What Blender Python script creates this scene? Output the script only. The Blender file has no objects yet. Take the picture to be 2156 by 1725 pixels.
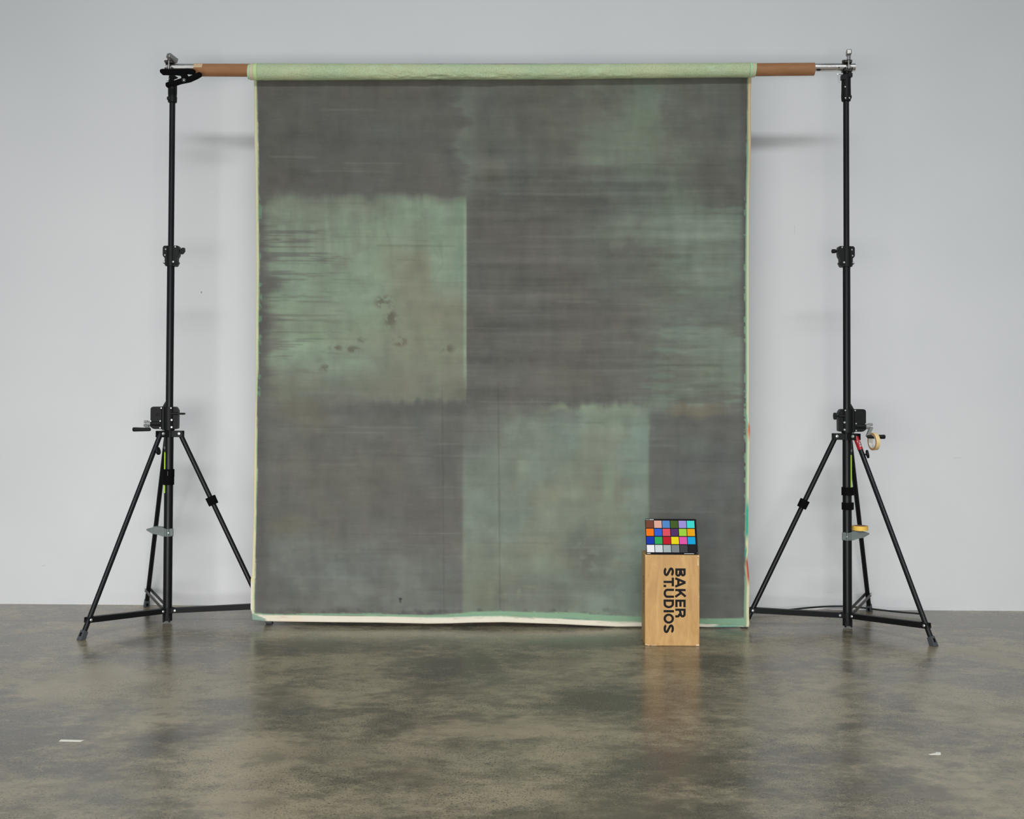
import bpy, bmesh, math, random
import numpy as np
from mathutils import Vector, Matrix

random.seed(7)
rng = np.random.default_rng(11)
scene = bpy.context.scene
col = scene.collection
PI = math.pi

# ------------------------------------------------------------------ camera
F_PX, CAM_H, PITCH, ROLL = 2480.0, 1.3460, 0.02172, 0.00349
PY0 = 798.975      # row of the optical axis (the lens is shifted down a little)
W_PX, H_PX = 2156, 1725
fwd = Vector((0, math.cos(PITCH), math.sin(PITCH)))
up0 = Vector((0, -math.sin(PITCH), math.cos(PITCH)))
rt0 = Vector((1, 0, 0))
RT = math.cos(ROLL) * rt0 + math.sin(ROLL) * up0
UP = -math.sin(ROLL) * rt0 + math.cos(ROLL) * up0
cam_d = bpy.data.cameras.new('camera')
cam = bpy.data.objects.new('camera', cam_d)
col.objects.link(cam)
m = Matrix((RT, UP, -fwd)).transposed().to_4x4()
m.translation = (0, 0, CAM_H)
cam.matrix_world = m
cam_d.sensor_width = 36
cam_d.lens = F_PX / W_PX * 36
cam_d.shift_y = (PY0 - 862.5) / W_PX
cam_d.clip_start = 0.05
scene.camera = cam

def at(px, py, Y):
    """measured point of the photograph, taken at depth Y metres"""
    d = fwd + RT * ((px - 1078) / F_PX) - UP * ((py - PY0) / F_PX)
    return Vector((0, 0, CAM_H)) + d * (Y / d.y)

def floor_at(px, py):
    d = fwd + RT * ((px - 1078) / F_PX) - UP * ((py - PY0) / F_PX)
    return Vector((0, 0, CAM_H)) + d * (-CAM_H / d.z)

def wall_y(x):
    return 7.858 - 0.0200 * x

# ------------------------------------------------------------------ colour management
vs = scene.view_settings
vs.view_transform = 'Standard'
vs.look = 'None'
vs.gamma = 1.0
vs.exposure = 0.0
vs.use_curve_mapping = False

# ------------------------------------------------------------------ world, daylight and an added front fill
world = bpy.data.worlds.new('world')
scene.world = world
world.use_nodes = True
bg = world.node_tree.nodes['Background']
bg.inputs['Color'].default_value = (0.81, 0.935, 1.0, 1)
bg.inputs['Strength'].default_value = 0.262

def area(name, loc, target, sx, sy, power, color, spread=180):
    l = bpy.data.lights.new(name, 'AREA')
    l.shape = 'RECTANGLE'; l.size = sx; l.size_y = sy
    l.energy = power; l.color = color; l.spread = math.radians(spread)
    o = bpy.data.objects.new(name, l); col.objects.link(o)
    o.location = loc
    o.rotation_euler = (Vector(target) - Vector(loc)).to_track_quat('-Z', 'Y').to_euler()
    return o
area('clerestory_window_light', (0.6, -6.0, 9.9), (0.6, 7.6, -1.0), 11.5, 1.1, 140, (0.97, 1.0, 1.0), 56)
area('front_fill_light', (-1.1, -0.4, 0.95), (-0.7, 7.6, 0.2), 5.6, 1.5, 126, (1.0, 0.978, 0.955), 110)  # added low fill just behind the camera, lifts the middle and lower wall

# ------------------------------------------------------------------ materials
def lin(c):
    c = c / 255.0
    return c / 12.92 if c <= 0.04045 else ((c + 0.055) / 1.055) ** 2.4
def rgb(r, g, b, k=1.0):
    return (min(lin(r) * k, .95), min(lin(g) * k, .95), min(lin(b) * k, .95), 1)

def mat(name, color, rough=0.5, metal=0.0, spec=0.5):
    mt = bpy.data.materials.new(name); mt.use_nodes = True
    b = mt.node_tree.nodes['Principled BSDF']
    b.inputs['Base Color'].default_value = color
    b.inputs['Roughness'].default_value = rough
    b.inputs['Metallic'].default_value = metal
    b.inputs['Specular IOR Level'].default_value = spec
    return mt

class N:
    """tiny node-tree helper"""
    def __init__(s, mt):
        s.t = mt.node_tree; s.n = s.t.nodes; s.l = s.t.links
        s.b = s.n['Principled BSDF']
        s.co = s.n.new('ShaderNodeTexCoord')
    def set(s, sock, v):
        if isinstance(v, bpy.types.NodeSocket): s.l.new(v, sock)
        elif v is not None: sock.default_value = v
    def mapping(s, scale=(1, 1, 1), loc=(0, 0, 0), rot=(0, 0, 0), vec=None):
        m = s.n.new('ShaderNodeMapping')
        s.l.new(vec or s.co.outputs['Object'], m.inputs['Vector'])
        m.inputs['Scale'].default_value = scale; m.inputs['Location'].default_value = loc
        m.inputs['Rotation'].default_value = rot
        return m.outputs[0]
    def noise(s, vec, scale, detail=3, rough=0.5, dist=0.0, color=False):
        n = s.n.new('ShaderNodeTexNoise'); s.l.new(vec, n.inputs['Vector'])
        n.inputs['Scale'].default_value = scale; n.inputs['Detail'].default_value = detail
        n.inputs['Roughness'].default_value = rough; n.inputs['Distortion'].default_value = dist
        return n.outputs['Color' if color else 'Fac']
    def voronoi(s, vec, scale, out='Distance', rnd=1.0):
        n = s.n.new('ShaderNodeTexVoronoi'); s.l.new(vec, n.inputs['Vector'])
        n.inputs['Scale'].default_value = scale; n.inputs['Randomness'].default_value = rnd
        return n.outputs[out]
    def ramp(s, fac, stops, interp='LINEAR'):
        n = s.n.new('ShaderNodeValToRGB'); s.l.new(fac, n.inputs['Fac'])
        e = n.color_ramp.elements; n.color_ramp.interpolation = interp
        while len(e) < len(stops): e.new(0.5)
        for k, (p, c) in enumerate(stops):
            e[k].position = p; e[k].color = c if len(c) == 4 else (*c, 1)
        return n.outputs['Color']
    def mix(s, fac, a, b, mode='MIX'):
        n = s.n.new('ShaderNodeMix'); n.data_type = 'RGBA'; n.blend_type = mode
        s.set(n.inputs[0], fac); s.set(n.inputs[6], a); s.set(n.inputs[7], b)
        return n.outputs[2]
    def math(s, op, a, b=None, c=None, clamp=False):
        n = s.n.new('ShaderNodeMath'); n.operation = op; n.use_clamp = clamp
        s.set(n.inputs[0], a)
        if b is not None: s.set(n.inputs[1], b)
        if c is not None: s.set(n.inputs[2], c)
        return n.outputs[0]
    def sep(s, vec=None):
        n = s.n.new('ShaderNodeSeparateXYZ'); s.l.new(vec or s.co.outputs['Object'], n.inputs[0])
        return n.outputs
    def mrange(s, v, a, b, c=0.0, d=1.0, smooth=False):
        n = s.n.new('ShaderNodeMapRange'); s.set(n.inputs[0], v)
        if smooth: n.interpolation_type = 'SMOOTHSTEP'
        for k, x in enumerate((a, b, c, d)): n.inputs[k + 1].default_value = x
        return n.outputs[0]
    def bump(s, h, strength, dist=0.01):
        n = s.n.new('ShaderNodeBump'); s.l.new(h, n.inputs['Height'])
        n.inputs['Strength'].default_value = strength; n.inputs['Distance'].default_value = dist
        s.l.new(n.outputs[0], s.b.inputs['Normal'])
    def base(s, c): s.set(s.b.inputs['Base Color'], c)
    def rough(s, c): s.set(s.b.inputs['Roughness'], c)

K = 1 / 0.80   # display value of a lit surface -> its albedo

M_black = mat('black_aluminium', (0.0065, 0.0070, 0.0080, 1), 0.36, 0, 0.28)
k = N(M_black); k.rough(k.mrange(k.noise(k.mapping((1, 1, 0.15)), 30), 0.3, 0.7, 0.32, 0.46))
M_cast = mat('black_powder_coat', (0.0075, 0.0078, 0.0085, 1), 0.5, 0, 0.22)
k = N(M_cast); k.bump(k.noise(k.mapping(), 900, 2), 0.15, 0.001)
M_flatblack = mat('matte_black_fabric', (0.004, 0.004, 0.0045, 1), 0.9, 0, 0.08)
M_darkgreybar = mat('worn_dark_steel', (0.055, 0.05, 0.048, 1), 0.5, 0.3, 0.4)
M_rubber = mat('grey_rubber', (0.065, 0.07, 0.078, 1), 0.55, 0, 0.4)
M_plasticgrey = mat('grey_cast_plastic', rgb(96, 104, 104, 1.3), 0.5, 0, 0.4)
k = N(M_plasticgrey); k.base(k.mix(k.noise(k.mapping(), 40), rgb(84, 92, 92, 1.3), rgb(108, 116, 114, 1.3)))
M_crank = mat('silver_cast_alloy', (0.30, 0.31, 0.30, 1), 0.42, 0.35)
M_screw = mat('zinc_screw', (0.80, 0.82, 0.82, 1), 0.28, 0.85, 0.6)
M_bolt = mat('plated_bolt', (0.45, 0.45, 0.46, 1), 0.35, 1.0, 0.5)
M_steel = mat('brushed_steel_tube', (0.42, 0.40, 0.39, 1), 0.3, 1.0)
k = N(M_steel)
v = k.mapping((3, 60, 60))
k.base(k.mix(k.mrange(k.noise(k.mapping((6, 25, 25)), 1.0, 4, 0.6), 0.35, 0.7), (0.74, 0.71, 0.69, 1), (0.42, 0.385, 0.365, 1)))
k.rough(k.mrange(k.noise(v, 1.0, 3), 0.3, 0.7, 0.22, 0.42))
M_iron = mat('dark_clamp_iron', (0.045, 0.045, 0.042, 1), 0.38, 0.8)
k = N(M_iron); k.base(k.mix(k.noise(k.mapping(), 70), (0.02, 0.02, 0.02, 1), (0.085, 0.08, 0.07, 1)))
M_hexsteel = mat('grey_forged_steel', (0.36, 0.34, 0.33, 1), 0.42, 0.85)
M_green = mat('lime_tape_scale', rgb(170, 248, 16, 1.35), 0.5)
M_red = mat('red_label', rgb(160, 14, 28, 1.15), 0.4)
M_white = mat('white_print', rgb(215, 216, 216, 1.1), 0.5)
M_ink = mat('black_ink', (0.011, 0.010, 0.010, 1), 0.75, 0, 0.2)

M_board = mat('brown_cardboard', rgb(150, 104, 70, K), 0.55, 0, 0.3)
k = N(M_board)
c = k.mix(k.mrange(k.noise(k.mapping((2, 9, 9)), 3, 4), .3, .7), rgb(142, 98, 64, K), rgb(156, 112, 76, K))
k.base(k.mix(k.mrange(k.noise(k.mapping((30, 60, 60)), 6, 2), 0.76, 0.80), c, rgb(184, 146, 108, K)))
M_masking = mat('masking_tape_paper', rgb(196, 170, 138, K), 0.75, 0, 0.2)
M_creamtape = mat('cream_tape', rgb(222, 194, 140, K), 0.6, 0, 0.3)
k = N(M_creamtape); k.base(k.mix(k.noise(k.mapping(), 45, 3), rgb(206, 174, 118, K), rgb(232, 208, 158, K)))
M_tapeside = mat('tape_roll_side', rgb(176, 128, 82, K), 0.7)
M_tapecore = mat('white_tape_core', rgb(205, 203, 196, K), 0.7)
M_yellowtape = mat('yellow_tape', rgb(228, 184, 78, K), 0.6)
M_yellowcore = mat('dark_tape_core', rgb(110, 80, 62, K), 0.7)
M_scrap = mat('white_tape_scrap', rgb(222, 220, 208, K), 0.7)

# plywood box
KP = K * .82
M_ply = mat('birch_plywood', rgb(200, 158, 102, KP), 0.5, 0, 0.3)
k = N(M_ply)
g = k.noise(k.mapping((7, 7, 1.3)), 3.2, 4, 0.55, 1.4)
c = k.mix(k.mrange(g, .3, .72), rgb(180, 139, 87, KP), rgb(203, 163, 108, KP))
fine = k.noise(k.mapping((90, 90, 7)), 4, 3)
c = k.mix(k.mrange(fine, .45, .8, 0, .35), c, rgb(168, 124, 74, KP))
c = k.mix(k.mrange(k.noise(k.mapping(), 22, 2), .70, .78, 0, .5), c, rgb(160, 112, 66, KP))
k.base(c); k.rough(k.mrange(g, .3, .7, .42, .58))
M_plyside = mat('birch_plywood_edge', rgb(170, 132, 84, KP), 0.55, 0, 0.3)
k = N(M_plyside)
k.base(k.mix(k.noise(k.mapping((60, 8, 1.5)), 3, 3), rgb(176, 138, 86, KP), rgb(200, 160, 106, KP)))
M_wornwood = mat('worn_pale_wood', rgb(224, 200, 162, KP), 0.7)

# wall paint
M_wall = mat('white_wall_paint', rgb(205, 206, 208, 1.22), 0.7, 0, 0.25)
k = N(M_wall)
c = k.mix(k.mrange(k.noise(k.mapping(), 0.9, 4, 0.55), .35, .68), (0.738, 0.742, 0.756, 1), (0.776, 0.776, 0.786, 1))
X, Y_, Z = k.sep()
def nick(c, x, z, hx, hz, slope, colr, amt):
    dx = k.math('SUBTRACT', X, x)
    dz = k.math('SUBTRACT', k.math('SUBTRACT', Z, z), k.math('MULTIPLY', dx, slope))
    a = k.math('LESS_THAN', k.math('ABSOLUTE', dx), hx)
    b = k.math('LESS_THAN', k.math('ABSOLUTE', dz), hz)
    return k.mix(k.math('MULTIPLY', k.math('MULTIPLY', a, b), amt), c, colr)
for px, py, hx, hz, sl, a in ((419, 614, .0022, .006, 0, .95), (2012, 964, .018, .0014, .05, .25), (2004, 963.5, .004, .0012, 0, .3),
                              (1672, 485, .003, .03, 0, .12), (82, 1195, .012, .0015, 0, .3), (1745, 1247, .02, .0016, -.15, .16),
                              (1732, 1246, .006, .0012, .4, .15), (640, 30, .004, .004, 0, 0)):
    p = at(px, py, 7.84)
    c = nick(c, p.x, p.z, hx, hz, sl, (0.05, 0.05, 0.05, 1), a)
k.base(c)
sc = k.mrange(k.noise(k.mapping((1, 1, 1)), 3, 5, .6), .3, .7)
k.rough(k.mrange(sc, 0, 1, .62, .75)); k.bump(k.noise(k.mapping(), 160, 3), .12, .002)

# polished concrete
M_floor = mat('polished_concrete', (0.2, 0.19, 0.16, 1), 0.3, 0, 0.36)
k = N(M_floor)
warp = k.noise(k.mapping(), 1.4, 3, .5, color=True)
wv = k.n.new('ShaderNodeVectorMath'); wv.operation = 'MULTIPLY_ADD'
k.l.new(warp, wv.inputs[0]); wv.inputs[1].default_value = (.35, .35, 0); k.l.new(k.co.outputs['Object'], wv.inputs[2])
wvec = wv.outputs[0]
big = k.noise(k.mapping((.9, 1, 1), (3.1, 1.7, 0), vec=wvec), 1.15, 9, .66)
med = k.noise(k.mapping((1, 1, 1), (9.1, 4.7, 0), vec=wvec), 3.4, 8, .68)
rag = k.noise(k.mapping((.8, 1.2, 1), (2.1, 14.7, 0)), 11, 9, .74)
light, dark = (0.400, 0.334, 0.222, 1), (0.112, 0.097, 0.070, 1)
bigr = k.math('ADD', big, k.math('MULTIPLY', k.math('SUBTRACT', rag, .5), .55))
# stains and worn pale patches seen in the photograph: (column, row, half width, half height, strength)
stain = None
for px, py, rx, ry, a_ in ((1230, 1352, 120, 20, -.22), (1100, 1395, 60, 22, -.10), (900, 1400, 110, 30, -.16), (985, 1392, 60, 34, -.10), (650, 1365, 110, 22, -.12), (540, 1345, 60, 22, -.10),
                           (840, 1525, 90, 24, -.14), (1020, 1508, 110, 16, -.10), (1330, 1495, 90, 24, -.08), (1010, 1565, 130, 12, -.09), (1350, 1600, 140, 50, -.10), (350, 1560, 80, 40, -.12),
                           (250, 1625, 110, 30, -.10), (10, 1455, 50, 10, -.16), (1795, 1532, 40, 12, -.16), (1640, 1580, 110, 40, -.10), (1860, 1660, 170, 40, -.08), (1790, 1405, 16, 26, -.08),
                           (760, 1450, 130, 40, .12), (1160, 1400, 90, 16, .12), (1220, 1430, 110, 20, .12), (1130, 1465, 110, 20, .10), (1090, 1545, 120, 16, .10), (1240, 1600, 120, 20, .08),
                           (1700, 1490, 110, 40, .14), (2040, 1480, 140, 70, .10), (560, 1430, 130, 30, .08), (200, 1450, 200, 60, .10), (520, 1600, 110, 60, .10), (620, 1690, 260, 50, .10), (980, 1690, 200, 50, .08)):
    p = floor_at(px, py); hy = (floor_at(px, py - ry).y - floor_at(px, py + ry).y) / 2; hx = rx / F_PX * p.y
    mp = k.mapping((1 / hx, 1 / hy, 0), (-(p.x + .17) / hx, -(p.y + .17) / hy, 0), vec=wvec)
    ln = k.n.new('ShaderNodeVectorMath'); ln.operation = 'LENGTH'; k.l.new(mp, ln.inputs[0])
    g_ = k.mrange(ln.outputs['Value'], .25, 1.25, a_, 0, True)
    stain = g_ if stain is None else k.math('ADD', stain, g_)
bigr = k.math('ADD', bigr, stain)
c = k.mix(k.mrange(bigr, .34, .64, 0, 1, True), dark, light)
c = k.mix(k.mrange(k.math('ADD', med, k.math('MULTIPLY', k.math('SUBTRACT', rag, .5), .4)), .34, .54, .6, 0, True), c, (0.132, 0.118, 0.081, 1))
c = k.mix(k.mrange(k.noise(k.mapping((1, 1, 1), (21, 3, 0)), 2.2, 4), .5, .7, 0, .4), c, (0.215, 0.170, 0.112, 1))
c = k.mix(k.mrange(k.noise(k.mapping((1, 1, 1), (1, 33, 0)), 1.3, 4), .52, .72, 0, .4), c, (0.150, 0.150, 0.130, 1))
# exposed sand and aggregate: ragged dark, brown and pale grains
exposed = k.mrange(k.noise(k.mapping((1, 1, 1), (5, 8, 0)), 1.9, 6, .65), .36, .58, .25, 1, True)
for scl, lo_, hi_, colr, amt in ((85, .60, .65, (0.045, 0.038, 0.028, 1), .8), (150, .57, .63, (0.050, 0.043, 0.032, 1), .8), (300, .55, .63, (0.060, 0.052, 0.040, 1), .7), (120, .62, .68, (0.46, 0.39, 0.28, 1), .5)):
    on = k.mrange(k.noise(k.mapping((1, 1, 1), (scl * .1, 3, 0)), scl, 2, .6), lo_, hi_, 0, amt)
    c = k.mix(k.math('MULTIPLY', on, exposed), c, colr)
for scl, thr, colr, pick, amt in ((75, .30, (0.045, 0.041, 0.034, 1), .22, .8), (62, .24, (0.20, 0.095, 0.05, 1), .10, .7), (44, .22, (0.030, 0.033, 0.038, 1), .14, .8), (90, .26, (0.40, 0.34, 0.25, 1), .14, .6)):
    v = k.n.new('ShaderNodeTexVoronoi'); k.l.new(k.co.outputs['Object'], v.inputs['Vector']); v.inputs['Scale'].default_value = scl
    sx_, sy_, _z = k.sep(v.outputs['Color'])
    on = k.math('MULTIPLY', k.math('LESS_THAN', sx_, pick), k.math('LESS_THAN', v.outputs['Distance'], k.math('MULTIPLY', sy_, thr)))
    c = k.mix(k.math('MULTIPLY', k.math('MULTIPLY', on, exposed), amt), c, colr)
# saw-cut joint parallel to the wall
j1, j2 = floor_at(400, 1310), floor_at(1700, 1319)
JS = -(j2.y - j1.y) / (j2.x - j1.x); JC = j1.y + JS * j1.x
X, Y_, Z = k.sep()
jy = k.math('SUBTRACT', k.math('ADD', Y_, k.math('MULTIPLY', X, JS)), JC)
joint = k.math('ABSOLUTE', jy)
jm = k.math('LESS_THAN', joint, .005)
j2 = k.math('LESS_THAN', k.math('ABSOLUTE', k.math('SUBTRACT', jy, .035)), .002)
c = k.mix(k.math('MULTIPLY', jm, .85), c, (0.03, 0.028, 0.024, 1))
c = k.mix(k.math('MULTIPLY', j2, .35), c, (0.05, 0.047, 0.04, 1))
k.base(c)
k.rough(k.mrange(bigr, .3, .7, .20, .33))
k.bump(k.noise(k.mapping(), 60, 3, .6), .05, .002)

# painted cloth: the brushwork comes from a paint attribute, weave and fine strokes from nodes
M_cloth = mat('painted_canvas', (.1, .1, .1, 1), 0.75, 0, 0.25)
k = N(M_cloth)
a = k.n.new('ShaderNodeAttribute'); a.attribute_name = 'paint'
st = k.noise(k.mapping((1.2, 1, 60)), 4, 3, .6)
c = k.mix(k.mrange(st, .3, .7, 0, .5), a.outputs['Color'], k.mix(1.0, a.outputs['Color'], (1.14, 1.14, 1.13, 1), 'MULTIPLY'))
sp = k.noise(k.mapping((1, 1, 1)), 260, 2, .6)
c = k.mix(k.mrange(sp, .62, .74, 0, .28), c, (0.05, 0.05, 0.046, 1))
c = k.mix(k.mrange(k.noise(k.mapping((14, 1, 220), (4, 0, 9)), 1.0, 2), .66, .74, 0, .16), c, (.30, .33, .29, 1))
k.base(c)
k.bump(k.math('ADD', st, k.noise(k.mapping(), 420, 1)), .10, .002)

M_roll = mat('green_canvas_reverse', rgb(160, 184, 148, K), 0.8, 0, 0.2); KR = 1.42
k = N(M_roll)
c = k.mix(k.mrange(k.noise(k.mapping((1.3, 1, 1)), 2.0, 3), .35, .65), rgb(158, 174, 142, KR), rgb(172, 178, 144, KR))
c = k.mix(k.mrange(k.noise(k.mapping(), 140, 4, .75), .46, .62, 0, .55), c, rgb(130, 146, 112, KR))
c = k.mix(k.mrange(k.noise(k.mapping((3, 6, 6)), 4, 4), .52, .7, 0, .35), c, rgb(172, 192, 162, KR))
k.base(c); k.bump(k.noise(k.mapping((2, 8, 8)), 9, 4, .65), .3, .012)
M_mint = mat('mint_canvas_edge', rgb(168, 200, 158, K), 0.8, 0, .2)
M_pinkcream = mat('cream_canvas_edge', rgb(196, 184, 160, K), 0.8, 0, .2)
M_palegreen = mat('pale_green_canvas_edge', rgb(184, 204, 150, K), 0.8, 0, .2)

# ------------------------------------------------------------------ object helpers
def tag(o, label=None, cat=None, group=None, kind=None):
    if label: o['label'] = label
    if cat: o['category'] = cat
    if group: o['group'] = group
    if kind: o['kind'] = kind
    return o

def empty(name, loc, label=None, cat=None, group=None):
    o = bpy.data.objects.new(name, None); o.empty_display_size = .1
    o.location = loc; col.objects.link(o)
    return tag(o, label, cat, group)

def link(name, bm, material, parent=None, sharp=35, bevel=0, label=None):
    bmesh.ops.recalc_face_normals(bm, faces=bm.faces)
    me = bpy.data.meshes.new(name); bm.to_mesh(me); bm.free()
    for m_ in (material if isinstance(material, (list, tuple)) else [material]): me.materials.append(m_)
    me.polygons.foreach_set('use_smooth', [True] * len(me.polygons))
    me.set_sharp_from_angle(angle=math.radians(sharp))
    o = bpy.data.objects.new(name, me); col.objects.link(o)
    if parent is not None: o.parent = parent
    if bevel:
        b = o.modifiers.new('bevel', 'BEVEL'); b.width = bevel; b.segments = 2; b.limit_method = 'ANGLE'
    if label: o['label'] = label
    return o

def basis(a, b):
    z = (Vector(b) - Vector(a)).normalized()
    x = z.orthogonal().normalized(); y = z.cross(x)
    return x, y, z

def tube(bm, a, b, r0, r1=None, n=20, mi=0, caps=True):
    r1 = r0 if r1 is None else r1
    a, b = Vector(a), Vector(b); x, y, z = basis(a, b)
    A = [bm.verts.new(a + r0 * (math.cos(t) * x + math.sin(t) * y)) for t in [2 * PI * i / n for i in range(n)]]
    B = [bm.verts.new(b + r1 * (math.cos(t) * x + math.sin(t) * y)) for t in [2 * PI * i / n for i in range(n)]]
    fs = [bm.faces.new((A[i], A[(i + 1) % n], B[(i + 1) % n], B[i])) for i in range(n)]
    if caps: fs += [bm.faces.new(A[::-1]), bm.faces.new(B)]
    for f in fs: f.material_index = mi
    return bm

def lathe(bm, a, b, prof, n=24, mi=0, closed=False):
    """prof: (t along a-b in metres, radius)"""
    a = Vector(a); x, y, z = basis(a, b)
    rings = [[bm.verts.new(a + z * t + r * (math.cos(q) * x + math.sin(q) * y)) for q in [2 * PI * i / n for i in range(n)]] for t, r in prof]
    pairs = list(zip(rings, rings[1:])) + ([(rings[-1], rings[0])] if closed else [])
    for A, B in pairs:
        for i in range(n):
            f = bm.faces.new((A[i], A[(i + 1) % n], B[(i + 1) % n], B[i])); f.material_index = mi
    if not closed:
        bm.faces.new(rings[0][::-1]).material_index = mi; bm.faces.new(rings[-1]).material_index = mi
    return bm

def box(bm, c, s, rot=None, mi=0):
    c = Vector(c); hx, hy, hz = s[0] / 2, s[1] / 2, s[2] / 2
    R_ = rot or Matrix.Identity(3)
    v = [bm.verts.new(c + R_ @ Vector((x, y, z))) for x in (-hx, hx) for y in (-hy, hy) for z in (-hz, hz)]
    for q in ((0, 1, 3, 2), (4, 6, 7, 5), (0, 4, 5, 1), (2, 3, 7, 6), (0, 2, 6, 4), (1, 5, 7, 3)):
        bm.faces.new([v[i] for i in q]).material_index = mi
    return bm

def bar(bm, a, b, w, h, upv=(0, 0, 1), mi=0):
    """flat bar from a to b: h along upv, w across"""
    a, b = Vector(a), Vector(b); d = (b - a); L = d.length; d.normalize()
    u = Vector(upv); u = (u - d * u.dot(d)).normalized(); s = d.cross(u)
    R_ = Matrix((d, s, u)).transposed()
    return box(bm, (a + b) / 2, (L, w, h), R_, mi)

def prism(bm, pts, y0, y1, mi=0, m=1):
    """polygon in the x-z plane, extruded along y"""
    A = [bm.verts.new((m * x, y0, z)) for x, z in pts]; B = [bm.verts.new((m * x, y1, z)) for x, z in pts]
    n = len(pts)
    bm.faces.new(A).material_index = mi; bm.faces.new(B[::-1]).material_index = mi
    for i in range(n): bm.faces.new((A[i], B[i], B[(i + 1) % n], A[(i + 1) % n])).material_index = mi
    return bm

def fillet(pts, radii, seg=6):
    """round the corners of a 2-D outline"""
    out = []; n = len(pts)
    for i, (p, r) in enumerate(zip(pts, radii)):
        p = Vector(p); a = Vector(pts[i - 1]) - p; b = Vector(pts[(i + 1) % n]) - p
        if r <= 0: out.append(tuple(p)); continue
        r = min(r, a.length * .49, b.length * .49)
        a.normalize(); b.normalize(); s, e = p + a * r, p + b * r
        for j in range(seg + 1):
            t = j / seg
            out.append(tuple((1 - t) ** 2 * s + 2 * t * (1 - t) * p + t * t * e))
    return out

def NB(): return bmesh.new()

def path_tube(bm, pts, r, n=12):
    pts = [Vector(p) for p in pts]; rings = []
    for i, p in enumerate(pts):
        d = (pts[min(i + 1, len(pts) - 1)] - pts[max(i - 1, 0)]).normalized()
        x = d.cross(Vector((0, 0, 1))); x = x.normalized() if x.length > 1e-4 else Vector((1, 0, 0)); y = d.cross(x)
        rings.append([bm.verts.new(p + r * (math.cos(q) * x + math.sin(q) * y)) for q in [2 * PI * i / n for i in range(n)]])
    for A, B in zip(rings, rings[1:]):
        for i in range(n): bm.faces.new((A[i], A[(i + 1) % n], B[(i + 1) % n], B[i]))
    bm.faces.new(rings[0][::-1]); bm.faces.new(rings[-1])
    return bm

def smooth_path(pts, per=8):
    out = []; P = [Vector(p) for p in pts]
    for i in range(len(P) - 1):
        p0, p1, p2, p3 = P[max(i - 1, 0)], P[i], P[i + 1], P[min(i + 2, len(P) - 1)]
        for j in range(per):
            t = j / per
            out.append(.5 * ((2 * p1) + (-p0 + p2) * t + (2 * p0 - 5 * p1 + 4 * p2 - p3) * t * t + (-p0 + 3 * p1 - 3 * p2 + p3) * t ** 3))
    out.append(P[-1]); return out

# ------------------------------------------------------------------ setting
bm = NB(); box(bm, (0, 1.4, -.05), (16, 13.2, .1))
tag(link('floor', bm, M_floor), kind='structure')
bm = NB()
A = [(-8, wall_y(-8)), (8, wall_y(8)), (8, wall_y(8) + .2), (-8, wall_y(-8) + .2)]
lo = [bm.verts.new((x, y, -.1)) for x, y in A]; hi = [bm.verts.new((x, y, 5.6)) for x, y in A]
bm.faces.new(lo); bm.faces.new(hi)
for i in range(4): bm.faces.new((lo[i], lo[(i + 1) % 4], hi[(i + 1) % 4], hi[i]))
tag(link('wall_back', bm, M_wall), kind='structure')

# ------------------------------------------------------------------ stands
POLE = {1: Vector((-2.1156, 7.2786, 0)), -1: Vector((2.0454, 7.1934, 0))}
YH = at(356, 862, 7.2786)
def zz(y): return at(356, y, 7.2786).z         # heights measured on the left pole
U = 7.2786 / F_PX                                # one photo pixel at the pole, in metres

def screw(x, y, z, r, parent, m, name='screw'):
    bm = NB(); lathe(bm, (m * x, y, z), (m * x, y - 1, z), [(0, r), (r * .35, r), (r * .7, r * .7), (r * .72, r * .35), (r * .45, r * .3)], 12)
    return link(name, bm, M_screw, parent)

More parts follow.
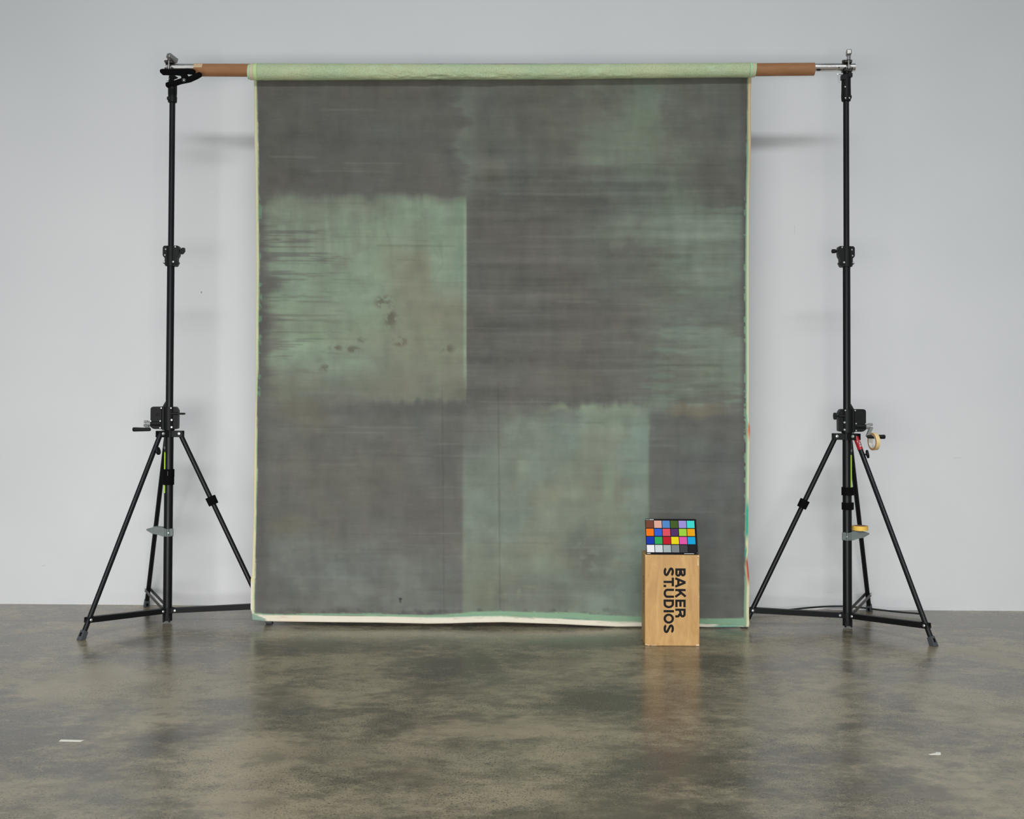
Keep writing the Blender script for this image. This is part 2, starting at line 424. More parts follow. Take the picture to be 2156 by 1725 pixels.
def build_stand(m, label, ang0):
    """m = 1: winch to the left; m = -1: mirrored"""
    root = empty('wind_up_stand', POLE[m], label, 'stand', 'wind-up stands holding the crossbar')
    X = lambda px: (px - 353) * U                # left-stand photo column -> local x (before mirroring)
    # --- poles
    bm = NB(); tube(bm, (0, 0, .018), (0, 0, zz(900)), .0275, n=32); base = link('base_pole', bm, M_black, root)
    bm = NB(); tube(bm, (0, 0, .012), (0, 0, .05), .029, n=24)
    for s in (-1, 1): box(bm, (s * .018, -.02, .020), (.008, .014, .03))
    link('end_cap', bm, M_cast, base)
    bm = NB(); tube(bm, (0, 0, zz(880)), (0, 0, zz(550)), .0228, n=32); link('middle_pole', bm, M_black, root)
    bm = NB(); tube(bm, (0, 0, zz(540)), (0, 0, zz(205)), .0180, n=32); link('top_pole', bm, M_black, root)
    # --- collar at the joint of middle and top pole
    cx = 356.5
    def P(pts): return [((x - cx) * U, zz(y)) for x, y in pts]
    g = lambda zx, zy: (280 + zx / 13.27, 490 + zy / 13.27)
    out = P([g(840, 375), g(1240, 370), g(1272, 470), g(1250, 660), g(1208, 720), g(1208, 900), g(1172, 945), g(890, 945), g(865, 900), g(865, 715), g(808, 660), g(808, 420)])
    out = fillet(out, [.008, .008, .004, .012, .004, 0, .004, .004, 0, .004, .014, .012])
    bm = NB(); prism(bm, out, -.020, .030, m=m)
    tube(bm, (0, 0, zz(519)), (0, 0, zz(561)), .0285, n=28)
    for sx, r in ((858, .008), (1205, .009)):
        x, y = g(sx, 845); tube(bm, (m * (x - cx) * U, -.022, zz(y)), (m * (x - cx) * U, .02, zz(y)), r, n=16)
    clampo = link('pole_collar', bm, M_cast, root, bevel=.0012)
    for sx, sy, r in ((1162, 410, .0062), (893, 475, .0062), (875, 638, .0062), (857, 832, .0085), (1123, 830, .0085)):
        x, y = g(sx, sy); yy = -.031 if abs((x - cx) * U) < .027 else -.0205
        if sy == 832: yy = -.0225
        screw((x - cx) * U, yy, zz(y), r * .82, clampo, m)
    # wing knob
    kx, kz = (g(1250, 505)[0] - cx) * U, zz(g(0, 505)[1])
    bm = NB(); tube(bm, (m * (kx - .006), 0, kz), (m * (kx + .012), 0, kz), .0032, n=10)
    if m == 1:
        prism(bm, fillet([(kx + .006, kz + .006), (kx + .018, kz + .018), (kx + .034, kz + .018), (kx + .036, kz - .004), (kx + .022, kz - .022), (kx + .008, kz - .022)], [.003] * 6, 3), -.009, .009, m=m)
    else:
        lathe(bm, (m * (kx + .010), 0, kz), (m * (kx + 1), 0, kz), [(0, .006), (.006, .0125), (.022, .0135), (.027, .012), (.030, .006)], 12)
    link('locking_knob', bm, M_cast, clampo, bevel=.001)
    # --- winch housing
    cx = 356.0
    g = lambda zx, zy: (270 + zx / 13.27, 830 + zy / 13.27)
    left = P([g(955, 350), g(820, 350), g(648, 355), g(648, 760), g(615, 790), g(615, 880), g(720, 978), g(955, 978)])
    left = fillet(left, [0, 0, .042, .004, .01, .02, .02, 0], 8)
    bm = NB(); prism(bm, left, -.026, .030, m=m)
    right = P([g(955, 345), g(1335, 352), g(1395, 455), g(1390, 960), g(1330, 978), g(1290, 965), g(1230, 1005), g(955, 1005)])
    right = fillet(right, [0, .008, .004, .006, 0, 0, 0, 0], 4)
    prism(bm, right, -.018, .030, m=m)
    tube(bm, (0, 0, zz(857)), (0, 0, zz(906)), .034, n=32)
    x, y = g(850, 575); lathe(bm, (m * (x - cx) * U, -.024, zz(y)), (m * (x - cx) * U, -1, zz(y)), [(0, .010), (.004, .0095), (.0045, .0065), (.003, .006)], 20)
    tube(bm, (m * (g(640, 0)[0] - cx) * U, -.014, zz(892)), (m * (g(930, 0)[0] - cx) * U, -.014, zz(892)), .019, n=18)
    tube(bm, (m * (g(1130, 0)[0] - cx) * U, -.024, zz(871)), (m * (g(1390, 0)[0] - cx) * U, -.016, zz(871)), .008, n=12)
    winch = link('winch_housing', bm, M_cast, root, bevel=.0015)
    bm = NB(); prism(bm, P([g(1035, 190), g(945, 352), g(1120, 352), g(1120, 190)]), .002, .010, m=m)
    link('gusset', bm, M_cast, winch)
    for sx, sy, r in ((948, 392, .0065), (1222, 390, .0065), (655, 757, .0065), (922, 752, .0065), (1243, 722, .009), (922, 942, .0065), (1243, 922, .009)):
        x, y = g(sx, sy); dx = (x - cx) * U
        yy = -math.sqrt(max(.034 ** 2 - dx * dx, 0)) if abs(dx) < .022 else -.026
        if sx == 1243: yy = -.0260; 
        if sx > 1200 and abs(dx) > .02: yy = -.0275
        screw(dx, min(yy, -.026), zz(y), r * .8, winch, m)
    x0, x1 = (g(1385, 0)[0] - cx) * U, (g(1550, 0)[0] - cx) * U; z0 = zz(g(0, 548)[1])
    bm = NB()
    if m == 1:
        tube(bm, (m * x0, -.004, z0), (m * (x0 + .004), -.004, z0), .005, n=12)
        box(bm, (m * (x0 + x1) / 2, -.004, z0), (x1 - x0, .036, .0125))
        tube(bm, (m * x1, -.022, z0), (m * x1, .014, z0), .0062, n=12)
    else:
        tube(bm, (m * (x0 - .006), -.004, z0), (m * (x0 + .012), -.004, z0), .0055, n=12)
        prism(bm, fillet([(x0 + .011, z0 + .018), (x0 + .022, z0 + .023), (x0 + .029, z0 + .018), (x0 + .031, z0), (x0 + .029, z0 - .018), (x0 + .022, z0 - .023), (x0 + .011, z0 - .020), (x0 + .013, z0)], [.004] * 8, 4), -.011, .005, m=m)
    link('brake_knob', bm, M_cast, winch, bevel=.001)
    # crank: silver arm + black handle
    hub = ((g(625, 0)[0] - cx) * U, zz(g(0, 830)[1]))
    bm = NB()
    tube(bm, (m * (hub[0] + .006), -.018, hub[1]), (m * (hub[0] - .016), -.018, hub[1]), .0165, n=18)
    tube(bm, (m * (hub[0] - .012), -.018, hub[1] + .013), (m * (hub[0] - .036), -.018, hub[1] + .013), .0078, n=14)
    tube(bm, (m * (hub[0] - .012), -.018, hub[1] - .010), (m * (hub[0] - .037), -.018, hub[1] - .010), .0085, n=14)
    a = Vector((m * (hub[0] - .028), -.018, hub[1] - .006)); dz = -.027 if m == -1 else 0; b = Vector((m * (hub[0] + .002), -.040, zz(g(0, 985)[1]) + dz))
    bar(bm, a, b, .020, .018, upv=(m * 1, 0, 1))
    crank = link('crank_arm', bm, M_crank, root, bevel=.0012, label='silver grey crank arm')
    hx0, hx1, hz = (g(690, 0)[0] - cx) * U + dz * .3, (g(200, 0)[0] - cx) * U + dz * .45, zz(g(0, 987)[1]) + dz
    bm = NB(); lathe(bm, (m * hx0, -.048, hz), (m * hx1, -.048, hz), [(0, .007), (.004, .010), (.016, .011), (.09, .0130), (.104, .0135), (.109, .011)], 20)
    link('crank_handle', bm, M_cast, crank)
    # --- spider collar with legs
    zc0, zc1 = zz(920.5), zz(907)
    bm = NB(); tube(bm, (0, 0, zc0 + .0), (0, 0, zc1), .036, n=28)
    tube(bm, (0, 0, zc1), (0, 0, zz(903)), .030, n=28)
    for k_ in range(3):
        a_ = ang0 + k_ * 2 * PI / 3 * m
        d = Vector((math.cos(a_), math.sin(a_), 0)); s = Vector((-d.y, d.x, 0))
        for q in (-1, 1): bar(bm, d * .020 + s * q * .024 + Vector((0, 0, (zc0 + zc1) / 2)), d * .088 + s * q * .020 + Vector((0, 0, (zc0 + zc1) / 2)), .005, zc1 - zc0)
    spider = link('leg_collar', bm, M_cast, root, bevel=.001)
    lowc = NB(); tube(lowc, (0, 0, zz(1292)), (0, 0, zz(1279)), .034, n=28)
    for k_ in range(3):
        a_ = ang0 + k_ * 2 * PI / 3 * m
        d = Vector((math.cos(a_), math.sin(a_), 0)); s = Vector((-d.y, d.x, 0))
        for q in (-1, 1): bar(lowc, d * .018 + s * q * .018 + Vector((0, 0, zz(1285))), d * .056 + s * q * .018 + Vector((0, 0, zz(1285))), .004, .030)
    lowo = link('lower_collar', lowc, M_cast, root, bevel=.001)
    ztop, rtop, RF = (zc0 + zc1) / 2 + .002, .068, .632
    for k_ in range(3):
        a_ = ang0 + k_ * 2 * PI / 3 * m
        d = Vector((math.cos(a_), math.sin(a_), 0)); s = Vector((-d.y, d.x, 0))
        T = d * rtop + Vector((0, 0, ztop)); Fp = d * RF + Vector((0, 0, .006)); ax = (Fp - T).normalized()
        bm = NB(); r = .0148 
        tube(bm, T - ax * .012, Fp - ax * .02, r, n=24)
        leg = link('leg', bm, M_black, root)
        # rubber foot with a dark moulded slot
        n_ = ax.cross(s).normalized()
        R_ = Matrix((s, n_, ax)).transposed()
        bm = NB()
        fa, fb = Fp - ax * .046, Fp
        A_ = [fa + R_ @ Vector((x, y, 0)) for x, y in ((-.0158, -.0158), (.0158, -.0158), (.0158, .0158), (-.0158, .0158))]
        B_ = []
        for x, y in ((-.0172, -.0180), (.0172, -.0180), (.0172, .0180), (-.0172, .0180)):
            p = fb + R_ @ Vector((x, y, 0)); t = (p.z - .0005) / -ax.z; B_.append(p + ax * t)
        va = [bm.verts.new(p) for p in A_]; vb = [bm.verts.new(p) for p in B_]
        bm.faces.new(va); bm.faces.new(vb[::-1])
        for i in range(4): bm.faces.new((va[i], va[(i + 1) % 4], vb[(i + 1) % 4], vb[i]))
        ft = link('rubber_foot', bm, M_rubber, leg, bevel=.002, label='grey rubber foot')
        bm = NB()
        for q in (-1, 1):
            c_ = (fa + fb) / 2 + n_ * q * .0165 + ax * .003
            box(bm, c_, (.013, .003, .022), R_)
        link('foot_slot', bm, M_flatblack, leg)
        # pivot bolts
        for q in (-1, 1):
            bm = NB(); p = T + s * q * .0225
            lathe(bm, p - s * q * .002, p + s * q, [(0, .0115), (.004, .0115), (.009, .008), (.010, .004)], 14)
            link('pivot_bolt', bm, M_screw, spider)
        # brace: two flat side bars and, on the front legs, a web between them
        back = d.y > .3
        t_ = (ztop - (.118 if back else .106)) / (ztop - .006); J = T + (Fp - T) * t_
        Lo = d * .045 + Vector((0, 0, zz(1285)))
        bm = NB(); off = .0185 if back else .0175; h_ = .022 if back else .031
        for q in (-1, 1): bar(bm, Lo + s * q * off, J + s * q * off + (d * .018), .004, h_)
        if not back: bar(bm, Lo + Vector((0, 0, h_ / 2 - .002)), J - d * .03 + Vector((0, 0, h_ / 2 - .002)), .033, .003)
        br = link('brace', bm, M_darkgreybar if back else M_cast, root, bevel=.0008)
        for q in (-1, 1):
            for p in (J, Lo + d * .006):
                bm = NB(); p = p + s * q * (off + .003)
                lathe(bm, p - s * q * .002, p + s * q, [(0, .0085), (.003, .0085), (.006, .006), (.0065, .003)], 12)
                link('brace_bolt', bm, M_screw, br)
        if k_ == 0:        # thumb wheel on the outer front leg
            t_ = .095; p = T + (Fp - T) * t_
            p = p + Vector((-m * d.x / abs(d.x) * m, 0, 0)) * 0
            sd = Vector((m * 1, -.15, .25)).normalized() if m == 1 else Vector((1, -.2, .2)).normalized()
            bm = NB(); tube(bm, p, p + sd * .026, .005, n=12)
            lathe(bm, p + sd * .020, p + sd * 2, [(0, .010), (.003, .024), (.010, .026), (.016, .024), (.018, .012)], 18)
            link('leg_knob', bm, M_cast, leg, bevel=.001)
        if k_ == 1:        # strap wrapped round the inner leg
            t_ = .357; p = T + (Fp - T) * t_
            bm = NB()
            out = []
            for i in range(28):
                q = 2 * PI * i / 28; rr = .0300 + .010 * max(0, math.cos(q - .5)) ** 8 + .012 * max(0, math.cos(q - 3.5)) ** 8
                out.append((rr * math.cos(q), rr * math.sin(q)))
            A_ = [bm.verts.new(p - ax * .026 + R_ @ Vector((x, y, 0))) for x, y in out]
            B_ = [bm.verts.new(p + ax * .026 + R_ @ Vector((x * .96, y * .96, 0))) for x, y in out]
            bm.faces.new(A_); bm.faces.new(B_[::-1])
            for i in range(28): bm.faces.new((A_[i], A_[(i + 1) % 28], B_[(i + 1) % 28], B_[i]))
            link('leg_strap', bm, M_flatblack, leg)
        if m == -1 and k_ == 0:   # red maker's label high on the outer leg
            bm = NB(); tube(bm, T + ax * .004, T + ax * .090, r + .0012, n=24)
            rl = link('red_label', bm, M_red, leg, label='red label sleeve at the top of the leg')
            # white print on the camera side
            vn = Vector((0, -1, 0)); vn = (vn - ax * vn.dot(ax)).normalized(); side = ax.cross(vn)
            for (t0, t1, s0, s1, mt_) in ((.034, .044, -.006, .008, M_white), (.044, .066, -.001, .008, M_ink), (.047, .060, .002, .0065, M_white), (.064, .073, .000, .008, M_white), (.066, .070, .003, .006, M_ink)):
                bm = NB(); ww = []
                for t, q in ((t0, s0), (t0, s1), (t1, s1), (t1, s0)):
                    th = q / r; lift = .0017 if mt_ is not M_white or t0 < .045 else .0020
                    ww.append(T + ax * t + (vn * math.cos(th) + side * math.sin(th) * (1 if side.x > 0 else -1)) * (r + lift))
                mid_ = sum(ww, Vector()) / 4; dn = (T + ax * ((t0 + t1) / 2)) - mid_; dn.normalize()
                A_ = [bm.verts.new(p) for p in ww]; B_ = [bm.verts.new(p + dn * .0012) for p in ww]
                bm.faces.new(A_); bm.faces.new(B_[::-1])
                for i in range(4): bm.faces.new((A_[i], A_[(i + 1) % 4], B_[(i + 1) % 4], B_[i]))
                link('label_print', bm, mt_, rl)
    # --- lime measuring strip, straps and grey bracket on the base pole
    bm = NB(); n = 5
    ya, yb = (952, 1038) if m == 1 else (952, 1020)
    q0, q1 = math.radians(197), math.radians(237)
    ring = [[bm.verts.new((m * .0285 * math.cos(q0 + (q1 - q0) * i / n) * 1.0, .0285 * math.sin(q0 + (q1 - q0) * i / n), z)) for i in range(n + 1)] for z in (zz(ya), zz(yb))]
    ring2 = [[bm.verts.new((m * .0272 * math.cos(q0 + (q1 - q0) * i / n), .0272 * math.sin(q0 + (q1 - q0) * i / n), z)) for i in range(n + 1)] for z in (zz(ya), zz(yb))]
    for R1, R2 in ((ring[0], ring[1]), (ring2[0], ring2[1])):
        for i in range(n): bm.faces.new((R1[i], R1[i + 1], R2[i + 1], R2[i]))
    for j in (0, 1):
        for i in range(n): bm.faces.new((ring[j][i], ring[j][i + 1], ring2[j][i + 1], ring2[j][i]))
    for i in (0, n): bm.faces.new((ring[0][i], ring[1][i], ring2[1][i], ring2[0][i]))
    sc_ = link('measuring_strip', bm, M_green, root, label='lime green scale strip')
    bm = NB()
    for i in range(24):
        z = zz(ya) - .004 - i * (zz(ya) - zz(yb) - .01) / 24; L = .0045 if i % 4 == 0 else .0022
        q = math.radians(229); p = Vector((m * .0288 * math.cos(q), .0288 * math.sin(q), z))
        tdir = Vector((-m * math.sin(q), math.cos(q), 0)) * -1
        bar(bm, p, p + tdir * (-L), .0008, .0012, upv=(0, 0, 1))
    link('scale_marks', bm, M_ink, sc_)
    bm = NB(); q = math.radians(220); p = Vector((m * .028 * math.cos(q), .028 * math.sin(q), zz(943)))
    lathe(bm, p, p + Vector((m * math.cos(q), math.sin(q), 0)), [(0, .010), (.002, .0095), (.0025, .004)], 16)
    link('round_sticker', bm, M_plasticgrey, root, label='small pale round sticker')
    straps = ((988, 1004, .0335, 0), (1004, 1021, .0325, 1)) if m == 1 else ((1019, 1036, .0335, 0), (1051, 1066, .0325, 1))
    for y0, y1, rr, v_ in straps:
        if m == -1: y0, y1 = y0 - 0, y1 - 0
        bm = NB(); out = []
        for i in range(36):
            q = 2 * PI * i / 36; r_ = rr * (1 + .018 * math.sin(3 * q + v_)) + .010 * max(0, math.cos(q - PI * .95)) ** 10
            out.append((m * r_ * math.cos(q), r_ * math.sin(q)))
        A_ = [bm.verts.new((x, y, zz(y0))) for x, y in out]; B_ = [bm.verts.new((x, y, zz(y1))) for x, y in out]
        bm.faces.new(A_); bm.faces.new(B_[::-1])
        for i in range(36): bm.faces.new((A_[i], A_[(i + 1) % 36], B_[(i + 1) % 36], B_[i]))
        st_ = link('strap', bm, M_flatblack, root, bevel=.001)
        if m == 1:
            bm = NB(); xx = .003 if v_ == 0 else -.0325; yy = -.0338 if v_ == 0 else -.008
            box(bm, (xx, yy, (zz(y0) + zz(y1)) / 2 - .002), (.0018, .002, .028)); link('stitching', bm, M_plasticgrey, st_)
    # grey pointed bracket
    gx = lambda zx, zy: (290 + zx / 8.217, 930 + zy / 8.217)
    def Q(pts): return [((x - 353) * U, zz(y)) for x, y in pts]
    bm = NB(); zt, zb = zz(1111), zz(1129)
    tube(bm, (0, 0, zz(gx(0, 1508)[1])), (0, 0, zz(gx(0, 1638)[1])), .0310, n=32)
    prong = Q([gx(478, 1500), gx(430, 1478), gx(280, 1468), gx(240, 1488), gx(158, 1510), gx(162, 1530), gx(262, 1590), gx(350, 1605), gx(440, 1635), gx(500, 1638), gx(500, 1500)])
    prism(bm, prong, -.0250, .0250, m=m)
    for q in (0.010, -0.004): box(bm, (m * q, -.034, zz(1120)), (.007, .012, .044))
    box(bm, (m * .026, -.022, zz(1120)), (.020, .010, .044))
    bracket = link('shelf_bracket', bm, M_plasticgrey, root, bevel=.001, label='grey pointed shelf bracket')
    screw(.0125, -.0400, zz(1121), .0055, bracket, m)
    # --- top socket
    if m == 1:
        prof = [((216), .0262), (214, .0275), (205, .0285), (203, .0262), (197, .0275), (180, .0275), (176, .0265), (163, .0240), (160, .0215)]
    else:
        prof = [((216), .0262), (214, .0280), (205, .0300), (200, .0290), (190, .0285), (170, .0275), (166, .0285), (161, .0285), (159, .0200), (157, .0180)]
    bm = NB(); lathe(bm, (0, 0, zz(216)), (0, 0, 99), [(zz(y) - zz(216), r) for y, r in prof], 28)
    box(bm, (-m * .016, -.012, zz(209)), (.022, .034, .018))
    if m == -1:
        box(bm, (.020, -.012, zz(163)), (.026, .030, .024)); box(bm, (-.020, -.012, zz(168)), (.030, .030, .030))
    else:
        box(bm, (m * .018, -.004, zz(168)), (.030, .026, .030))
    bm2 = link('top_socket', bm, M_cast, root, bevel=.0015)
    for dx, y in (((-.012, 211), (.012, 211), (-.014, 188)) if m == -1 else ((-.014, 168.5),)):
        screw(dx if m == 1 else -dx * -1, -.0295, zz(y) - (.002 if m == -1 else 0), .0048, bm2, 1)
    pins = ((-.0560, .010), (.0300, -.003)) if m == -1 else ((-.030, .0),)
    for px_, lean in pins:
        bm = NB(); zt = zz(161.5)
        sgn = 1 if px_ > 0 else -1
        if m == 1:
            path_tube(bm, smooth_path([(px_ + .010, -.008, zz(169)), (px_ + .002, -.010, zz(168)), (px_ - .002, -.010, zz(170)), (px_ + .002, -.010, zz(172)), (px_ + .010, -.008, zz(171))]), .0018, 8)
        else:
            path_tube(bm, [(sgn * .018, -.012, zt), (px_, -.014, zt)], .0028, 10)
            tube(bm, (px_ - sgn * .005, -.014, zt + .001), (px_ + sgn * .005, -.014, zt + .003), .0062, .0045, 12)
            for q in (-.002, .003): path_tube(bm, [(px_ + q, -.016, zt), (px_ + lean + q, -.014, zt - .050)], .0014, 8)
            tube(bm, (px_ + lean - .0022, -.014, zt - .050), (px_ + lean + .0042, -.014, zt - .050), .0018, n=8)
        link('safety_pin', bm, M_screw, bm2)
    return root

stand_l = build_stand(1, 'black wind-up tripod stand on the left, spring clamp hooked near its top', 4.16055)
stand_r = build_stand(-1, 'black wind-up tripod stand on the right with a red leg label and tape rolls', -1.02163)

# ------------------------------------------------------------------ crossbar, tube, roll (one shared axis)
PL = at(361, 142.5, 7.2786); PR = at(1782, 142, 7.1934)
axd = (PR - PL).normalized()
def ax_at(px):   # point on the crossbar axis for a photo column
    t0 = (px - 361) / (1782 - 361.0)
    p = PL + (PR - PL) * t0
    return p
EL = ax_at(350.5); ER = ax_at(1799.6)
bm = NB()
nr = 40
x_, y_, z_ = basis(EL, ER)
R1, R2 = .0245, .0205
prof = [(0, R2), (0, R1), ((ER - EL).length, R1), ((ER - EL).length, R2)]
lathe(bm, EL, ER, prof, nr, closed=True)
pipe = tag(link('crossbar', bm, M_steel, None, 40), 'long worn steel scaffold pipe across the tops of both stands', 'pipe')
bm = NB(); p = ax_at(1764.5) + Vector((0, -.0238, -.008)); tube(bm, p, p + Vector((0, -.0015, 0)), .0035, n=12)
link('drilled_hole', bm, M_flatblack, pipe)
bm = NB(); p = ax_at(1723) + Vector((0, -.0150, -.0190)); lathe(bm, p, p + Vector((0, -.62, -.78)), [(-.002, .008), (.0010, .007)], 14)
bmesh.ops.scale(bm, vec=(2.0, 1, 1), space=Matrix.Translation(-p), verts=bm.verts)
link('dark_smudge', bm, M_iron, pipe)

# cardboard core
TL, TR = at(411, 147.5, 7.2756), at(1714, 145.8, 7.1975)
bm = NB()
L = (TR - TL).length
ro, ri = .0392, .0345
lathe(bm, TL, TR, [(0, ri)] + [(L * i / 24, ro) for i in range(25)] + [(L * i / 24, ri) for i in range(24, 0, -1)], 48, closed=True)
for v in bm.verts:      # the long tube sags a little in the middle
    t = (v.co - TL).dot((TR - TL).normalized()) / L; v.co.z -= .0075 * (1 - (2 * t - 1) ** 2)
core = tag(link('cardboard_tube', bm, M_board, None, 40), 'long brown cardboard tube threaded on the steel pipe, backdrop rolled round it', 'cardboard tube')
# torn masking-tape patch on its left end
ux = (TR - TL).normalized(); vy = Vector((0, -1, 0)); vy = (vy - ux * vy.dot(ux)).normalized(); vz = ux.cross(vy) * -1
if vz.z < 0: vz = -vz
bm = NB(); nq = 14
def on_core(t, q, r): return TL + ux * t + (vy * math.cos(q) + vz * math.sin(q)) * r
edge = [.054, .052, .055, .051, .056, .053, .057, .052, .055, .053, .056, .054, .052, .055, .053]
G = [[[bm.verts.new(on_core(t * edge[i], math.radians(8 + 110 * i / nq), r)) for i in range(nq + 1)] for t in (0, 1)] for r in (ro + .0012, ro + .0002)]
for g_ in G:
    for i in range(nq): bm.faces.new((g_[0][i], g_[0][i + 1], g_[1][i + 1], g_[1][i]))
for i in range(nq): bm.faces.new((G[0][1][i], G[0][1][i + 1], G[1][1][i + 1], G[1][1][i])); bm.faces.new((G[0][0][i], G[0][0][i + 1], G[1][0][i + 1], G[1][0][i]))
for i in (0, nq): bm.faces.new((G[0][0][i], G[0][1][i], G[1][1][i], G[1][0][i]))
link('masking_tape_patch', bm, M_masking, core, label='torn beige masking tape patch')

# ------------------------------------------------------------------ painted backdrop
backdrop = empty('painted_backdrop', (0, 7.2, 0), 'large painted canvas backdrop in grey and mint hanging from the crossbar', 'backdrop')
OFF = Vector((0, -7.2, 0))
DEPTH_L, DEPTH_R = 7.2786, 7.1934
def axis_y(px): return DEPTH_L + (DEPTH_R - DEPTH_L) * (px - 361) / 1421.0

def piecewise(xs, ys):
    xs, ys = np.array(xs, float), np.array(ys, float)
    return lambda x: np.interp(x, xs, ys)
top_f = piecewise([523, 900, 1078, 1300, 1500, 1591], [133.6, 135, 135.6, 134.5, 133, 132.0])
bot_f = piecewise([523, 600, 900, 1078, 1200, 1300, 1450, 1591], [168.8, 169.0, 167.6, 167.6, 166.8, 165.3, 163.8, 162.6])
# roll: wound cloth with a slightly wrinkled outer layer
def fbm2(x, y, seed, octs=4, gain=.5):
    r_ = np.random.default_rng(seed); out = 0; amp = 1; tot = 0
    for o in range(octs):
        T = r_.random((64, 64))
        xx, yy = x * 2 ** o, y * 2 ** o
        xi, yi = np.floor(xx).astype(int), np.floor(yy).astype(int); fx, fy = xx - xi, yy - yi
        fx, fy = fx * fx * (3 - 2 * fx), fy * fy * (3 - 2 * fy)
        a_, b_, c_, d_ = T[xi % 64, yi % 64], T[(xi + 1) % 64, yi % 64], T[xi % 64, (yi + 1) % 64], T[(xi + 1) % 64, (yi + 1) % 64]
        out = out + amp * ((a_ * (1 - fx) + b_ * fx) * (1 - fy) + (c_ * (1 - fx) + d_ * fx) * fy); tot += amp; amp *= gain
    return out / tot

def grid_mesh(name, V, material, parent, close_v=False, paint=None, sharp=60):
    """V: (nu, nv, 3) numpy"""
    nu, nv = V.shape[:2]
    me = bpy.data.meshes.new(name)
    idx = np.arange(nu * nv).reshape(nu, nv)
    a_ = idx[:-1, :]; b_ = idx[1:, :]
    if close_v: q = np.stack([a_, b_, np.roll(b_, -1, 1), np.roll(a_, -1, 1)], -1).reshape(-1, 4)
    else: q = np.stack([a_[:, :-1], b_[:, :-1], b_[:, 1:], a_[:, 1:]], -1).reshape(-1, 4)
    me.vertices.add(nu * nv); me.vertices.foreach_set('co', V.reshape(-1).astype(np.float32))
    me.loops.add(q.size); me.loops.foreach_set('vertex_index', q.reshape(-1).astype(np.int32))
    me.polygons.add(len(q)); me.polygons.foreach_set('loop_start', (np.arange(len(q)) * 4).astype(np.int32))
    me.polygons.foreach_set('loop_total', np.full(len(q), 4, np.int32)) if False else None
    me.update(calc_edges=True); me.validate()
    me.polygons.foreach_set('use_smooth', [True] * len(me.polygons))
    if paint is not None:
        at_ = me.attributes.new('paint', 'FLOAT_COLOR', 'POINT')
        at_.data.foreach_set('color', paint.reshape(-1).astype(np.float32))
    me.materials.append(material)
    o = bpy.data.objects.new(name, me); col.objects.link(o); o.parent = parent
    return o

def roll_part(name, px0, px1, dr, material, parent, nu=60, wrinkle=0.0, slant=0.0):
    nv = 64
    U_ = np.linspace(px0, px1, nu); Q_ = np.linspace(0, 2 * np.pi, nv, endpoint=False)
    V = np.zeros((nu + 2, nv, 3))
    for i, px in enumerate(U_):
        Y = axis_y(px); pt, pb = at(px, float(top_f(px)), Y), at(px, float(bot_f(px)), Y)
        c_ = (pt + pb) / 2; r_ = (pt.z - pb.z) / 2 * .995 + dr
        for j, q in enumerate(Q_):
            w_ = 0
            if wrinkle:
                low = math.exp(-((q - 1.5 * PI - -.75) / .55) ** 2)       # lower front
                mid = math.exp(-((px - 960) / 190.0) ** 2) + .35 * math.exp(-((px - 1300) / 50.0) ** 2)
                n1 = float(WR[i % WR.shape[0], j])
                w_ = wrinkle * (n1 - .5) * (0.18 + 1.5 * low * min(mid, 1)) 
                if abs(px - 927) < 4: w_ -= .0015
            rr = r_ + w_
            V[i + 1, j] = (c_.x + slant * math.sin(q) , c_.y + rr * math.cos(q) - 7.2, c_.z + rr * math.sin(q))
    V[0] = V[1].mean(0) + (V[1] - V[1].mean(0)) * .80; V[-1] = V[-2].mean(0) + (V[-2] - V[-2].mean(0)) * .80
    return grid_mesh(name, V, material, parent, close_v=True)
ii, jj = np.meshgrid(np.arange(420), np.arange(64), indexing='ij')
WR = fbm2(ii * .14, jj * .22, 5, 3)
roll = roll_part('cloth_roll', 543.5, 1578, 0, M_roll, backdrop, 420, wrinkle=.012)
roll['label'] = 'pale green rolled-up top of the canvas'
for a_, b_, dr, mt_, sl in ((535, 543.5, -.0004, M_palegreen, 0), (528, 535.5, -.0012, M_pinkcream, .002), (523.5, 529, -.0055, M_mint, .003),
                            (1578, 1583, .0004, M_mint, 0), (1582, 1587, -.0002, M_pinkcream, .001), (1586.5, 1590.5, -.0012, M_mint, .003)):
    roll_part('cloth_layer_edge', a_, b_, dr, mt_, roll, 4, slant=sl)

# hanging sheet, its outline measured along both sides and the hem
leftE = piecewise([160, 300, 400, 480, 560, 720, 800, 900, 1000, 1100, 1200, 1222, 1226, 1290, 1296, 1310], [534.5, 536, 538, 539, 539.5, 538.5, 539, 536.5, 534.5, 534, 531, 530, 528, 527.5, 530, 531])
leftG = piecewise([160, 300, 560, 760, 860, 1000, 1100, 1200, 1290, 1310], [540.5, 543.5, 546, 544, 541, 541.5, 539.5, 537.5, 535.5, 536])
rightE = piecewise([160, 200, 300, 360, 420, 560, 800, 870, 900, 960, 1080, 1150, 1172, 1190, 1205, 1225, 1260, 1290, 1305, 1320], [1582, 1580.5, 1581, 1579.5, 1577.5, 1577, 1577.5, 1577, 1579, 1578, 1577, 1576, 1574, 1575.5, 1577, 1578.5, 1577.5, 1577, 1578, 1576])
rightG = piecewise([160, 300, 560, 860, 1080, 1200, 1290, 1320], [1574.5, 1571.5, 1569, 1570, 1569, 1568, 1566, 1566])
hem = piecewise([530, 560, 700, 800, 900, 950, 1000, 1060, 1120, 1180, 1230, 1300, 1350, 1450, 1500, 1540, 1576], [1305.5, 1308.5, 1310.5, 1311.5, 1313.5, 1313, 1311.3, 1310.5, 1312.5, 1314.5, 1317, 1320, 1319.5, 1320, 1321, 1320.5, 1320.5])
NX, NY = 440, 480
s_ = np.linspace(0, 1, NX); t_ = np.linspace(0, 1, NY)
